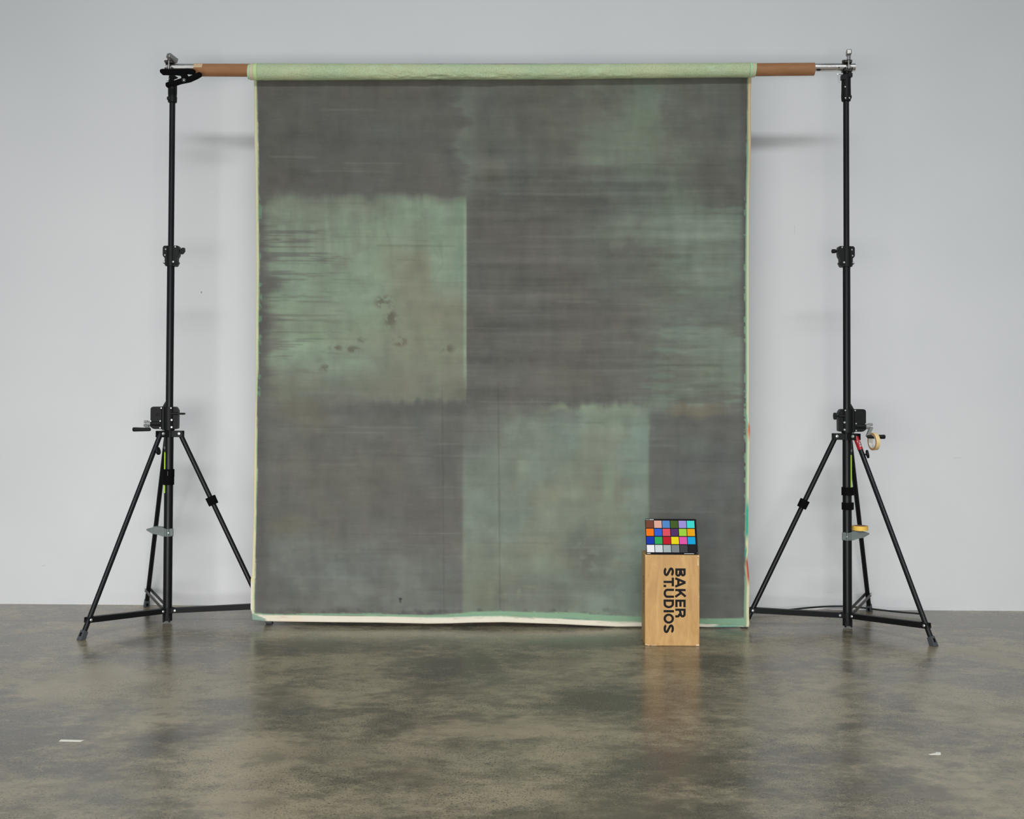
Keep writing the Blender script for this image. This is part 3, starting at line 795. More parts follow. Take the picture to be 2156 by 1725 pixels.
S_, T_ = np.meshgrid(s_, t_, indexing='ij')
pyr = 150 + (1313 - 150) * T_
PX = leftE(pyr) + (rightE(pyr) - leftE(pyr)) * S_
PYB = hem(PX); PY = 150 + (PYB - 150) * T_
nz = lambda sx, sy, seed, o=4, gain=.5: fbm2(PX / sx + 7, PY / sy + 3, seed, o, gain)
wr = nz(110, 900, 21, 3) - .5
sheetY = np.zeros_like(PX); Vv = np.zeros((NX, NY, 3))
# a shallow crumple field: long vertical creases, one pressed fold line, low billow
cre = np.zeros_like(PX)
for cx, amp, wd, y0, y1 in ((1049, .0035, 5, 780, 1310), (931, .003, 6, 800, 1150), (819, .0022, 8, 250, 600), (1029, .003, 14, 170, 330), (1198, .0025, 8, 170, 400),
                            (1182, -.0025, 6, 1230, 1310), (1120, .003, 10, 1230, 1310), (1435, .0025, 5, 850, 1300), (1270, -.002, 9, 880, 1200), (700, .002, 16, 860, 1280), (865, -.002, 10, 500, 900)):
    cre += amp * np.exp(-((PX - cx - 6 * np.sin(PY / 90.)) / wd) ** 2) * np.clip((PY - y0) / 40, 0, 1) * np.clip((y1 - PY) / 40, 0, 1)
for cy, amp, wd, x0, x1, sl in ((962, .0025, 3.2, 540, 960, .012), (969, .0025, 3.2, 1040, 1570, .008), (1125, .002, 4, 880, 1250, .01), (1184, .0016, 3, 600, 1000, .01), (856, .002, 4, 980, 1240, .004), (760, .0018, 4, 985, 1300, .01)):
    cre += amp * np.exp(-((PY - cy - sl * (PX - 800)) / wd) ** 2) * np.clip((PX - x0) / 60, 0, 1) * np.clip((x1 - PX) / 60, 0, 1)
low = np.clip((PY - 1000) / 300, 0, 1)
relief = cre + (nz(150, 420, 31, 3) - .5) * .018 + (nz(60, 70, 33, 3) - .5) * (.004 + .010 * low) + wr * .02
relief *= np.clip((PY - 165) / 60, 0, 1) * .8
ytop = 7.2786 + (7.1934 - 7.2786) * (PX - 361) / 1421.0 + .047
ybot = 7.158 - .020 * (PX - 530) / 1046
frac = (PY - 150) / (1313 - 150.)
sheetY = ytop + (ybot - ytop) * np.clip(frac, 0, 1) ** 1.15 + relief
dX = np.array(RT)[None, None] * ((PX - 1078) / F_PX)[..., None] - np.array(UP)[None, None] * ((PY - PY0) / F_PX)[..., None] + np.array(fwd)[None, None]
Vv = dX * (sheetY / dX[..., 1])[..., None] + np.array([0, 0, CAM_H])
Vv[..., 2] = np.maximum(Vv[..., 2], .004)
Vv[..., 1] -= 7.2

# --- paint
def L3(r, g, b): return np.array([lin(r), lin(g), lin(b)])
def ss(e0, e1, x):
    t = np.clip((x - e0) / (e1 - e0), 0, 1); return t * t * (3 - 2 * t)
streak = nz(150, 5, 41, 4, .6); streak2 = nz(60, 9, 42, 3, .6); vst = nz(16, 130, 43, 3, .6)
cloud = nz(90, 80, 44, 5, .6); cloud2 = nz(210, 160, 45, 4, .5); fine = nz(14, 12, 46, 3, .6)
P_ = np.empty(PX.shape + (3,)); P_[:] = L3(97, 97, 92)
def lay(mask, c):
    global P_
    P_ = P_ + (L3(*c) - P_) * np.clip(mask, 0, 1)[..., None]
def rect(x0, y0, x1, y1, sl, st, sr, sb, jx=18, jy=14):
    jl = (fbm2(PX / 300 + 5, PY / 17 + 2, 47, 4, .5) - .5) * jx * 5; jt = (vst - .5) * jy * 1.6
    return ss(x0 - sl, x0 + sl, PX + jl * (sl > 8)) * ss(y0 - st, y0 + st, PY + jt) * (1 - ss(x1 - sr, x1 + sr, PX + jl * (sr > 15))) * (1 - ss(y1 - sb, y1 + sb, PY + jt))
def blob(cx, cy, rx, ry): 
    d = np.sqrt(((PX - cx + (cloud2 - .5) * rx * .8) / rx) ** 2 + ((PY - cy + (cloud - .5) * ry * .8) / ry) ** 2); return 1 - ss(.35, 1.15, d)
lay((cloud2 - .35) * 1.2, (101, 103, 96)); lay((streak - .55) * 1.6, (108, 109, 104)); lay((.47 - streak2) * 1.3, (86, 86, 82))
# upper left, dark
lay(rect(545, 150, 960, 415, 30, 10, 60, 25) * .75, (91, 91, 86)); lay(blob(640, 290, 120, 150) * .35, (86, 86, 82)); lay(blob(640, 382, 130, 20) * .6, (84, 82, 79))
lay(blob(800, 250, 130, 90) * .4, (97, 98, 91))
lay(rect(970, 180, 1003, 440, 12, 40, 14, 60) * .7, (106, 117, 105)); lay(rect(985, 160, 1190, 430, 20, 20, 40, 60) * (.3 + .6 * cloud), (95, 99, 91))
lay(blob(1095, 240, 60, 40) * .5, (90, 91, 86)); lay(blob(1040, 370, 30, 40) * .35, (106, 102, 84))
# upper right, greenish
gm = rect(1235, 165, 1480, 640, 50, 30, 90, 150) * (.35 + .75 * ss(.35, .65, cloud)); lay(gm * .85, (110, 123, 108)); lay(blob(1350, 290, 60, 150) * .55, (112, 126, 108)); lay(blob(1320, 420, 70, 50) * .5, (112, 123, 110))
lay(rect(1470, 180, 1572, 420, 40, 20, 6, 50) * .55, (95, 99, 93)); lay(blob(1500, 375, 90, 40) * .6, (95, 96, 91))
# right flank, streaked teal green
lay(rect(1360, 430, 1566, 860, 80, 20, 5, 30) * (.35 + .9 * ss(.4, .62, .5 * cloud + .5 * streak2)), (110, 124, 111)); lay(blob(1520, 560, 70, 130) * .5, (111, 125, 111))
lay(blob(1500, 660, 120, 40) * .45, (99, 104, 97)); lay(blob(1520, 770, 60, 60) * .5, (108, 122, 108))
lay(rect(1360, 440, 1560, 470, 40, 8, 20, 10) * .4 * ss(.45, .6, streak), (120, 138, 124))
# centre dark band beside the mint block
lay(rect(986, 400, 1330, 845, 3, 60, 110, 30) * (.45 + .6 * (1 - cloud)), (93, 93, 88)); lay(rect(985, 735, 1200, 762, 10, 8, 80, 6) * .75, (82, 82, 78))
lay(rect(985, 480, 1130, 790, 6, 40, 60, 30) * .35, (86, 86, 83)); lay(rect(1220, 700, 1360, 720, 30, 6, 30, 6) * .5, (86, 86, 82)); lay(rect(1230, 515, 1380, 535, 40, 6, 40, 6) * .5, (87, 87, 85))
# mint block
mb = rect(574, 422, 981, 838, 26, 18, 2.5, 34, jx=20, jy=9)
fade = 1 - .72 * ss(730, 850, PY + (cloud - .5) * 90) * (1 - .35 * ss(820, 960, PX))
lay(mb * fade * .95, (121, 133, 116))
lay(mb * fade * ss(.42, .62, cloud) * .75, (126, 146, 124)); lay(mb * ss(.5, .68, vst) * .45 * (1 - ss(520, 640, PY)), (130, 150, 128))
lay(mb * ss(800, 880, PX + (cloud - .5) * 120) * ss(430, 520, PY) * (.25 + .55 * ss(.4, .6, cloud2)), (121, 122, 105))
lay(mb * ss(610, 780, PY) * ss(700, 860, PX) * .6, (118, 118, 101)); lay(mb * (1 - ss(420, 480, PY)) * (1 - ss(760, 860, PX)) * .6, (115, 119, 104))
lay(rect(905, 430, 981, 610, 8, 16, 2.5, 40) * .65 * (.4 + .8 * vst), (126, 152, 130)); lay(rect(976, 430, 982, 800, 3, 20, 1.5, 60) * .6, (138, 162, 140))
lay(rect(560, 470, 720, 780, 10, 20, 40, 20) * ss(.56, .66, streak) * .75, (100, 102, 95)); lay(rect(600, 580, 790, 720, 30, 20, 60, 20) * .3, (128, 152, 130))
for cx, cy, rx, ry in ((812, 640, 26, 18), (822, 672, 18, 22), (708, 733, 16, 10), (685, 775, 16, 9), (840, 718, 20, 14), (742, 735, 20, 9), (935, 735, 24, 14), (765, 715, 14, 7)):
    lay(blob(cx, cy, rx, ry) * .75 * ss(.42, .55, fine), (92, 88, 76))
for x0, y0, x1, y1 in ((926, 510, 934, 560), (912, 520, 926, 548), (816, 490, 826, 535), (930, 560, 905, 600)):
    d = np.abs((x1 - x0) * (y0 - PY) - (x0 - PX) * (y1 - y0)) / math.hypot(x1 - x0, y1 - y0); inb = (PY > min(y0, y1)) * (PY < max(y0, y1))
    lay((1 - ss(.5, 4, d)) * inb * .2, (104, 108, 94))
# lower left
lay(rect(560, 790, 980, 850, 30, 30, 3, 25) * .55, (109, 109, 94)); lay(rect(545, 850, 985, 1295, 30, 18, 12, 6) * (.4 + .5 * (1 - cloud)), (96, 97, 92))
lay(rect(780, 846, 985, 872, 60, 8, 30, 12) * .8, (87, 86, 83)); lay(rect(600, 840, 700, 900, 30, 20, 30, 30) * .5, (109, 106, 88))
lay(blob(930, 960, 40, 60) * .55, (86, 85, 83)); lay(blob(620, 935, 60, 60) * .4, (104, 106, 98))
lay(rect(570, 1130, 930, 1285, 40, 40, 60, 12) * (.25 + .7 * ss(.38, .6, cloud)), (105, 111, 104)); lay(blob(590, 1250, 50, 60) * .5, (87, 87, 86)); lay(blob(900, 1130, 60, 150) * .45, (91, 88, 87))
lay(rect(560, 1020, 970, 1130, 30, 30, 10, 40) * .3, (90, 90, 86)); lay(blob(620, 1110, 60, 30) * .4, (110, 108, 90))
# lower right lighter block
lb = rect(975, 872, 1366, 1300, 5, 26, 5, 8, jx=10, jy=10) * (1 - .9 * (1 - ss(985, 1120, PX)) * (1 - ss(900, 1000, PY)))
lay(lb * .9, (111, 123, 111)); lay(lb * ss(.4, .62, cloud) * .6, (115, 131, 119)); lay(lb * ss(.52, .7, cloud2) * .6, (118, 122, 104)); lay(lb * (1 - ss(1060, 1200, PX)) * ss(1080, 1180, PY) * .4, (112, 116, 99))
lay(rect(1090, 850, 1370, 900, 70, 10, 60, 20) * ss(.42, .6, cloud) * .7, (124, 140, 120)); lay(rect(1150, 855, 1300, 868, 30, 4, 30, 6) * .6 * vst, (134, 148, 118)); lay(rect(1270, 965, 1290, 1050, 8, 24, 8, 30) * .45 * vst * 1.6, (122, 150, 122))
lay(rect(1090, 970, 1110, 1010, 8, 16, 8, 30) * .3, (132, 152, 134)); lay(rect(1315, 880, 1363, 1240, 14, 20, 4, 30) * .45, (112, 133, 121))
lay(lb * blob(1255, 1190, 80, 80) * ss(.35, .6, cloud) * .6, (90, 91, 86)); lay(lb * blob(1120, 1255, 120, 50) * .5, (93, 93, 88)); lay(lb * blob(1010, 1240, 60, 40) * .45, (114, 120, 98)); lay(blob(1290, 1240, 40, 40) * ss(.5, .62, fine) * .25, (124, 140, 128))
lay(blob(1240, 1170, 30, 50) * ss(.55, .66, fine) * .3, (122, 136, 126)); lay(blob(1080, 1245, 60, 16) * ss(.5, .62, fine) * .35, (128, 140, 112))
# lower right corner dark
lay(rect(1368, 865, 1572, 1305, 5, 20, 6, 8, jx=8) * (.5 + .5 * (1 - cloud)), (92, 94, 91)); lay(rect(1430, 850, 1545, 874, 20, 6, 30, 8) * .7, (110, 103, 88)); lay(blob(1450, 940, 60, 24) * .45, (102, 111, 104))
lay(blob(1500, 1280, 60, 30) * .3, (90, 90, 88))
lay(rect(540, 150, 562, 1300, 3, 4, 14, 10) * .6, (84, 83, 83))
lay(rect(1560, 150, 1574, 1310, 6, 4, 3, 6) * .65, (84, 82, 82))
lay(rect(545, 1284, 1300, 1296, 5, 5, 30, 3) * ss(.45, .6, fine) * .5, (72, 70, 72))
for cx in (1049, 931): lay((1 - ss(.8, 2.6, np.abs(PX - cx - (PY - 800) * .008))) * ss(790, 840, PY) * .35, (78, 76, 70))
# scattered long thin brush lines
lr = np.random.default_rng(3)
for i in range(170):
    y0 = lr.uniform(180, 1290); x0 = lr.uniform(545, 1480); w = lr.uniform(40, 240); th = lr.uniform(.5, 1.3); a_ = lr.uniform(.05, .28)
    v_ = (1 - ss(th, th + 2.0, np.abs(PY - y0 - (PX - x0) * .008))) * ss(x0, x0 + 15, PX) * (1 - ss(x0 + w - 20, x0 + w, PX))
    lay(v_ * a_, (118, 126, 118) if lr.random() < .6 else (82, 82, 78))
lay((1 - ss(.8, 3, np.abs(PX - 843))) * (1 - ss(4, 6, np.abs(PY - 1264))) * .85, (22, 26, 22)); lay((1 - ss(2.5, 4, np.abs(PX - 844))) * (1 - ss(.5, 2.2, np.abs(PY - 1261))) * .85, (22, 26, 22))
# soft mottling of every field: scrubbed patches, vertical drags, warm and cool glazes
c3 = nz(46, 40, 81, 4, .55); c4 = nz(120, 100, 82, 4, .55); c5 = nz(70, 26, 83, 4, .6); v5 = nz(22, 90, 84, 4, .55); c6 = nz(24, 20, 85, 4, .65)
band = fbm2(PX / 330, PY / 11, 88, 4, .55) - .5; band2 = fbm2(PX / 500 + 9, PY / 26, 89, 3, .5) - .5
inc = rect(985, 330, 1560, 870, 20, 60, 30, 60) + .35
lum = 1 + .20 * (c3 - .5) + .26 * (c5 - .5) + .26 * (v5 - .5) + .16 * (c6 - .5) + inc * (.28 * band + .34 * band2)
grey_ = P_.mean(-1, keepdims=True); P_ = grey_ + (P_ - grey_) * .84
P_ = P_ * lum[..., None]
warm = np.clip((c4 - .5) * 2.2, -1, 1)[..., None]
P_ = P_ * (1 + warm * np.array([.035, .0, -.05]))
teal = np.clip((nz(80, 110, 86, 4) - .55) * 3, 0, 1)[..., None]
P_ = P_ * (1 + teal * np.array([-.03, .015, .02]))
# unpainted margins: hem
d = PYB - PY
hj = (fbm2(PX / 9, PY / 500, 51, 3) - .5) * 5 + (fbm2(PX / 70, PY / 900, 52, 2) - .5) * 6
mint_t = np.interp(PX, [530, 560, 700, 900, 1000, 1100, 1200, 1300, 1400, 1480, 1576], [15, 15, 19, 18, 23, 24, 25, 24, 19, 17, 20])
cream_t = np.interp(PX, [530, 560, 700, 900, 1000, 1100, 1200, 1300, 1400, 1500, 1530, 1576], [12, 12.5, 14, 12.5, 12.5, 12, 11.5, 10, 9, 6, 3, 2])
lay(1 - ss(-1, 1, d - mint_t - hj * .5), (126, 158, 132)); lay((1 - ss(-.6, .6, d - mint_t + 3)) * ss(.5, .7, streak2) * .5, (120, 160, 140))
lay(1 - ss(-1, 1, d - cream_t - hj * .12), (218, 213, 198)); lay((1 - ss(-.3, 1.2, np.abs(d - cream_t - 1.2) - .5)) * ss(.45, .6, fbm2(PX / 50, PY / 400, 91, 3)) * .6, (84, 104, 90)); lay((1 - ss(-.7, .7, d - cream_t)) * ss(560, 800, 1360 - PX) * .5 * ss(.4, .6, cloud), (224, 204, 172))
lay((1 - ss(-.7, .7, np.abs(d - cream_t * .75 - np.sin(PX / 19.) * 1.2) - .4)) * ss(.45, .6, vst) * .5, (170, 158, 138))
lay((1 - ss(-1.2, 1.2, d - 3.2 - (cloud - .5) * 4)) * ss(1485, 1520, PX) * (1 - ss(1545, 1570, PX)) * .85, (70, 160, 142))
# unpainted margins: left side
dl = PX - leftE(PY); gl = PX - leftG(PY)
lj = (fbm2(PX / 500, PY / 9, 61, 4, .6) - .5) * 1.6
lay(1 - ss(-1, 1, gl + lj), (202, 203, 168)); lay((1 - ss(-1, 1.4, np.abs(gl + 1.0) - .6)) * (.25 + .6 * ss(.4, .6, fbm2(PX / 400, PY / 24, 67, 3))), (134, 178, 142))
lay((1 - ss(0, 3, np.abs(gl - 3) - 1.5)) * ss(.52, .66, fine) * .5 * ss(380, 450, PY) * (1 - ss(850, 900, PY)), (110, 158, 126))
lay((1 - ss(0, 1, dl - 3.2)) * ss(830, 900, PY) * (1 - ss(1000, 1280, PY) * .6), (212, 196, 150)); lay((1 - ss(-1, 1.5, dl - 3.5)) * ss(.35, .6, fbm2(PX / 300, PY / 90, 66, 3)) * .6, (214, 206, 172)); lay((1 - ss(0, 1, dl - 3)) * ss(1222, 1228, PY), (216, 212, 204))
lay((1 - ss(28, 36, PX - 528 + 0 * PY)) * (1 - ss(0, 2, d - 13 + (PX - 530) * .3)), (134, 158, 146))
# right side
gr = rightG(PY) - PX; dr_ = rightE(PY) - PX
lay(1 - ss(-1, 1, gr + lj), (130, 158, 132)); lay(1 - ss(-1, 1, dr_ - 5.4 + .4 * lj), (204, 184, 146)); lay((1 - ss(-1, 1, dr_ - 5.4)) * ss(330, 480, PY) * .8, (206, 208, 178))
lay((1 - ss(-.2, 1.0, np.abs(dr_ - 5.6) - .5)) * ss(280, 330, PY) * (1 - ss(1040, 1075, PY)), (92, 186, 164))
lay((1 - ss(0, 1.2, np.abs(dr_ - 3.2) - 1.4)) * ss(1040, 1075, PY) * (1 - ss(1120, 1145, PY)), (46, 160, 142)); lay((1 - ss(0, 1.2, np.abs(dr_ - 5) - 1)) * ss(1145, 1160, PY) * (1 - ss(1180, 1200, PY)), (60, 160, 142))
lay((1 - ss(0, 1.4, dr_ - 4.5)) * ss(1168, 1185, PY) * (1 - ss(1212, 1240, PY)), (178, 84, 64)); lay((1 - ss(0, 1.4, dr_ - 4)) * ss(885, 900, PY) * (1 - ss(905, 935, PY)), (204, 116, 84))
lay((1 - ss(-.6, 1.6, np.abs(gr - 1.0) - .8)) * (.25 + .75 * ss(.42, .62, fbm2(PX / 6, PY / 26, 71, 4, .6))) * ss(170, 240, PY) * (1 - ss(1100, 1230, PY)) * .8, (66, 62, 64))
lay((1 - ss(-.6, 1.8, np.abs(gr - 1.5) - 1.2)) * ss(.54, .62, fbm2(PX / 4, PY / 11, 72, 4, .6)) * ss(400, 440, PY) * (1 - ss(1000, 1200, PY)) * .7, (128, 162, 132))
ALB = np.clip(P_ * np.array([1.04, 1.015, .985]), 0, .92)
paint = np.concatenate([ALB, np.ones(ALB.shape[:2] + (1,))], -1)
sheet = grid_mesh('canvas_sheet', Vv, M_cloth, backdrop, paint=paint)
so = sheet.modifiers.new('thickness', 'SOLIDIFY'); so.thickness = .0012; so.offset = -1
sheet['label'] = 'hanging grey and mint painted canvas with raw cream edges'

# ------------------------------------------------------------------ pipe clamps
def pipe_clamp(pxc, sgn, label, tilt, hpos, hlen):
    c_ = ax_at(pxc)
    root = empty('pipe_clamp', c_, label, 'clamp', 'steel pipe clamps on the stand tops')
    c0 = Vector((0, 0, 0)); a = axd
    def shell(bm, x0, x1, r0, r1, a0, a1, n=14):     # curved shell round the pipe, angles in the y-z plane
        R_ = [[bm.verts.new((x, r * math.cos(q), r * math.sin(q))) for q in [math.radians(a0 + (a1 - a0) * i / n) for i in range(n + 1)]] for x, r in ((x0, r0), (x0, r1), (x1, r1), (x1, r0))]
        for k_ in range(4):
            A_, B_ = R_[k_], R_[(k_ + 1) % 4]
            for i in range(n): bm.faces.new((A_[i], A_[i + 1], B_[i + 1], B_[i]))
        for i in (0, n): bm.faces.new([R_[k_][i] for k_ in range(4)])
    bm = NB()
    shell(bm, -.029, .029, .0252, .0335, 205, 335)          # saddle under the pipe
    shell(bm, -.027, .024, .0252, .0330, 50, 130)           # hook over the pipe
    shell(bm, -.010, .012, .0252, .0320, 130, 205)          # back strap
    box(bm, (.001, -.024, .030), (.046, .020, .016)); box(bm, (-.022, -.012, .035), (.020, .018, .012))
    box(bm, (0, -.028, -.022), (.050, .018, .018))
    tube(bm, (-.024, -.034, -.016), (.024, -.034, -.016), .0080, n=14)
    tube(bm, (0, 0, -.030), (0, 0, -.048), .020, .015, n=20)
    link('clamp_jaw', bm, M_iron, root, bevel=.0015)
    bm = NB()
    for s in (-1, 1): box(bm, (s * .0125 + .001, -.0375, -.012), (.007, .008, .018))
    box(bm, (.001, -.040, -.004), (.012, .006, .020))
    link('hinge_strap', bm, M_hexsteel, root, bevel=.001)
    bm = NB(); tube(bm, (0.001, -.038, -.020), (0.001, -.033, .038), .0052, n=12); tube(bm, (0.002, -.032, .036), (0.004, -.029, .062), .0125, .0115, 8)
    sh = link('clamp_bolt', bm, M_hexsteel, root)
    d = Vector(tilt).normalized(); s = d.cross(Vector((0, 0, 1))).normalized(); u = s.cross(d)
    R_ = Matrix((s, d, u)).transposed()
    bm = NB(); box(bm, Vector(hpos), (.031, hlen, .031), R_)
    link('bolt_handle', bm, M_hexsteel, root, bevel=.005)
    return root
cl = pipe_clamp(358.5, 1, 'steel pipe clamp on the left stand, square handle tilted sideways', (.50, .80, -.32), (.020, -.030, .050), .072)
cr = pipe_clamp(1783, -1, 'steel pipe clamp on the right stand, square handle upright', (.16, .98, -.06), (.003, -.030, .081), .050)

# ------------------------------------------------------------------ spring clamp near the left stand top
g = lambda zx, zy: (300 + zx / 13.475, 110 + zy / 13.475)
spr = empty('spring_clamp', at(375, 165, 7.197), 'black plastic spring clamp gripping the top of the left stand', 'clamp')
O_ = spr.location.copy()
def S(pts, Y=7.197):
    r_ = []
    for zx, zy in pts:
        p = at(*g(zx, zy), Y) - O_; r_.append((p.x, p.z))
    return r_
bm = NB()
prism(bm, fillet(S([(512, 520), (560, 490), (1050, 500), (1240, 480), (1490, 505), (1490, 630), (1250, 610), (1330, 720), (1260, 780), (1120, 760), (1115, 700), (1070, 655), (940, 638), (560, 635), (515, 590)]), [.004, .006, .02, .02, .003, .003, 0, .004, .004, .004, .006, .01, .01, .006, .005], 4), -.017, .017)
link('upper_jaw', bm, M_flatblack, spr, bevel=.003)
bm = NB()
prism(bm, fillet(S([(672, 900), (720, 870), (900, 840), (1100, 760), (1300, 720), (1500, 640), (1620, 580), (1680, 600), (1675, 680), (1560, 750), (1350, 845), (1100, 895), (960, 940), (780, 965), (720, 1010), (680, 990)]), [.004] * 16, 3), -.020, .014)
low = link('lower_jaw', bm, M_flatblack, spr, bevel=.003)
p = at(*g(1203, 820), 7.197) - O_
bm = NB(); lathe(bm, (p.x, -.018, p.z), (p.x, -9, p.z), [(0, .0125), (.004, .0125), (.005, .011), (.0042, .009)], 24)
link('pivot_pin', bm, M_flatblack, low)
bm = NB(); lathe(bm, (p.x, -.0205, p.z), (p.x, -9, p.z), [(0, .0045), (.004, .004), (.005, .0015)], 14); link('pivot_rivet', bm, M_screw, low)
bm = NB(); lathe(bm, (p.x, -.0222, p.z), (p.x, -9, p.z), [(0, .0098), (.0009, .0098), (.0009, .0108), (0, .0108)], 28, closed=True); link('pivot_ring', bm, M_bolt, low)
bm = NB(); path_tube(bm, smooth_path([(S([(z0, z1)])[0][0], .0, S([(z0, z1)])[0][1]) for z0, z1 in ((900, 790), (980, 760), (1010, 745), (1040, 730), (1120, 700))]), .0026, 8)
link('spring', bm, M_bolt, spr)

# ------------------------------------------------------------------ tape rolls on the right stand
def tape_roll(name, c_, axis, r_o, r_i, w, outer, side, core_m, label):
    root = empty(name, c_, label, 'tape roll')
    axis = Vector(axis).normalized(); a = -axis * w / 2
    bm = NB(); lathe(bm, a, a + axis, [(0, r_i + .003), (0, r_o), (w, r_o), (w, r_i + .003)], 48, closed=True)
    t = link('tape', bm, [outer, side], root, 30)
    for p in t.data.polygons:
        if abs(Vector(p.normal).dot(axis)) > .9: p.material_index = 1
    bm = NB(); lathe(bm, a, a + axis, [(-.0004, r_i), (-.0004, r_i + .0032), (w + .0004, r_i + .0032), (w + .0004, r_i)], 48, closed=True)
    link('cardboard_core', bm, core_m, root, 30)
    return root
g8 = lambda zx, zy: (1720 + zx / 10.783, 840 + zy / 10.783)
# hangs on the crank handle: ring axis roughly along the handle, turned toward the camera
tc = at(1840.0, 930.0, 7.1934 - .048)
tape_roll('masking_tape_roll', tc, (.975, .222, .04), .0530, .0385, .026, M_creamtape, M_tapeside, M_tapecore, 'cream masking tape roll hanging from the right stand crank handle')
px0 = at(1811, 1117.5, 7.1934 + .0)
br_top = zz(930 + 1470 / 8.217) 
tape_roll('yellow_tape_roll', (px0.x, 7.1934, br_top + .0145), (0, .0, 1), .0475, .030, .0270, M_yellowtape, M_tapeside, M_yellowcore, 'yellow tape roll lying flat on the grey bracket of the right stand')

# ------------------------------------------------------------------ wooden box with lettering
TH = -.0181
boxp = Vector((.7489, 6.6214, 0))
abox = empty('apple_box', boxp, 'birch plywood apple box standing on end with black stencilled lettering', 'wooden box')
abox.rotation_euler = (0, 0, TH)
BW, BD, BH = .305, .203, .508
bm = NB(); box(bm, (BW / 2, BD / 2, BH / 2 + .0005), (BW, BD, BH))
body = link('box_body', bm, [M_ply, M_plyside], abox, 30, bevel=.0035)
for p in body.data.polygons:
    if abs(p.normal.x) > .9: p.material_index = 1
# worn corners
for cx, cz, w_, h_ in ((.004, .006, .020, .009), (.012, .004, .028, .005), (.296, .006, .022, .010), (.299, .503, .014, .006), (.004, .503, .010, .006), (.297, .470, .006, .04), (.05, .0035, .03, .004), (.302, .30, .003, .06)):
    pts = fillet([(cx - w_ / 2, cz - h_ / 2), (cx + w_ / 2, cz - h_ / 2 + .001), (cx + w_ / 2 - .003, cz + h_ / 2), (cx - w_ / 2 + .001, cz + h_ / 2 - .001)], [.001] * 4, 2)
    pts = [(min(max(x, .0025), BW - .0025), min(max(z, .0025), BH - .002)) for x, z in pts]
    bm = NB(); prism(bm, pts, -.0004, .001)
    link('worn_corner', bm, M_wornwood, body)

def stroke(bm, pts, w, conv, closed=False):
    """thick polyline in letter units; conv maps (u, v) to 3-D, mitred"""
    P2 = [Vector(p) for p in pts]; n = len(P2); Lf, Rg = [], []
    for i in range(n):
        if closed: a_, b_ = P2[i - 1], P2[(i + 1) % n]
        else: a_, b_ = P2[max(i - 1, 0)], P2[min(i + 1, n - 1)]
        d1 = (P2[i] - a_); d2 = (b_ - P2[i])
        d1 = d1.normalized() if d1.length > 1e-9 else d2.normalized(); d2 = d2.normalized() if d2.length > 1e-9 else d1
        d = (d1 + d2).normalized(); nrm = Vector((-d.y, d.x)); k_ = 1 / max(.5, nrm.dot(Vector((-d1.y, d1.x))))
        Lf.append(P2[i] + nrm * w / 2 * k_); Rg.append(P2[i] - nrm * w / 2 * k_)
    m_ = n if closed else n - 1
    for i in range(m_):
        j = (i + 1) % n
        q = [bm.verts.new(conv(p)) for p in (Lf[i], Lf[j], Rg[j], Rg[i])]
        bm.faces.new(q)
def arc(cx, cy, rx, ry, a0, a1, n=14): return [(cx + rx * math.cos(math.radians(a0 + (a1 - a0) * i / n)), cy + ry * math.sin(math.radians(a0 + (a1 - a0) * i / n))) for i in range(n + 1)]
def glyph(ch, w):
    """strokes in a cell 0..w by 0..1, stroke width s"""
    s = .225; h = s / 2; o = []
    if ch == 'B':
        o = [[(h, 0), (h, 1)], [(h, 1 - h)] + arc(w - .31, .745, .31 - h - .03, .255 - h, 90, -90) + [(h, .49)], [(h, .51)] + arc(w - .29, .275, .29 - h, .275 - h, 90, -90) + [(h, h)]]
    elif ch == 'A': o = [[(h * .95, 0), (w / 2, 1.0 - .02)], [(w - h * .95, 0), (w / 2, 1.0 - .02)], [(w * .24, .30), (w * .76, .30)]]
    elif ch == 'K': o = [[(h, 0), (h, 1)], [(h + .05, .33), (w - h - .03, 1)], [(w * .42, .58), (w - h, 0)]]
    elif ch == 'E': o = [[(h, 0), (h, 1)], [(h, 1 - h), (w, 1 - h)], [(h, .5), (w * .94, .5)], [(h, h), (w, h)]]
    elif ch == 'R': o = [[(h, 0), (h, 1)], [(h, 1 - h)] + arc(w - .33, .71, .33 - h - .01, .29 - h, 90, -90) + [(h, .42 + 0 * h)], [(w * .62, .46)] + arc(w - .34, .22, .23, .17, 70, 10, 5) + [(w - h, 0)]]
    elif ch == 'S': o = [arc(w / 2, .725, w / 2 - h, .275 - h, 10, 90, 8) + arc(w / 2, .725, w / 2 - h, .275 - h, 90, 235, 12)[1:] + [(w * .5, .50)] + arc(w / 2, .275, w / 2 - h, .275 - h, 55, -90, 12) + arc(w / 2, .275, w / 2 - h, .275 - h, -90, -170, 8)[1:]]
    elif ch == 'T': o = [[(0, 1 - h), (w, 1 - h)], [(w / 2, 0), (w / 2, 1)]]
    elif ch == '.': o = [[(w / 2, 0), (w / 2, .255)]]; s = w
    elif ch == 'U': o = [[(h, 1), (h, .36)] + arc(w / 2, .36, w / 2 - h, .36 - h, 180, 360, 18) + [(w - h, 1)]]
    elif ch == 'D': o = [[(h, 0), (h, 1)], [(h, 1 - h)] + arc(w - .42, .5, .42 - h, .5 - h, 90, -90, 20) + [(h, h)]]
    elif ch == 'I': o = [[(w / 2, 0), (w / 2, 1)]]; s = w
    elif ch == 'O': return [arc(w / 2, .5, w / 2 - h, .5 - h, 0, 360, 32)[:-1]], s, True
    return o, s, False
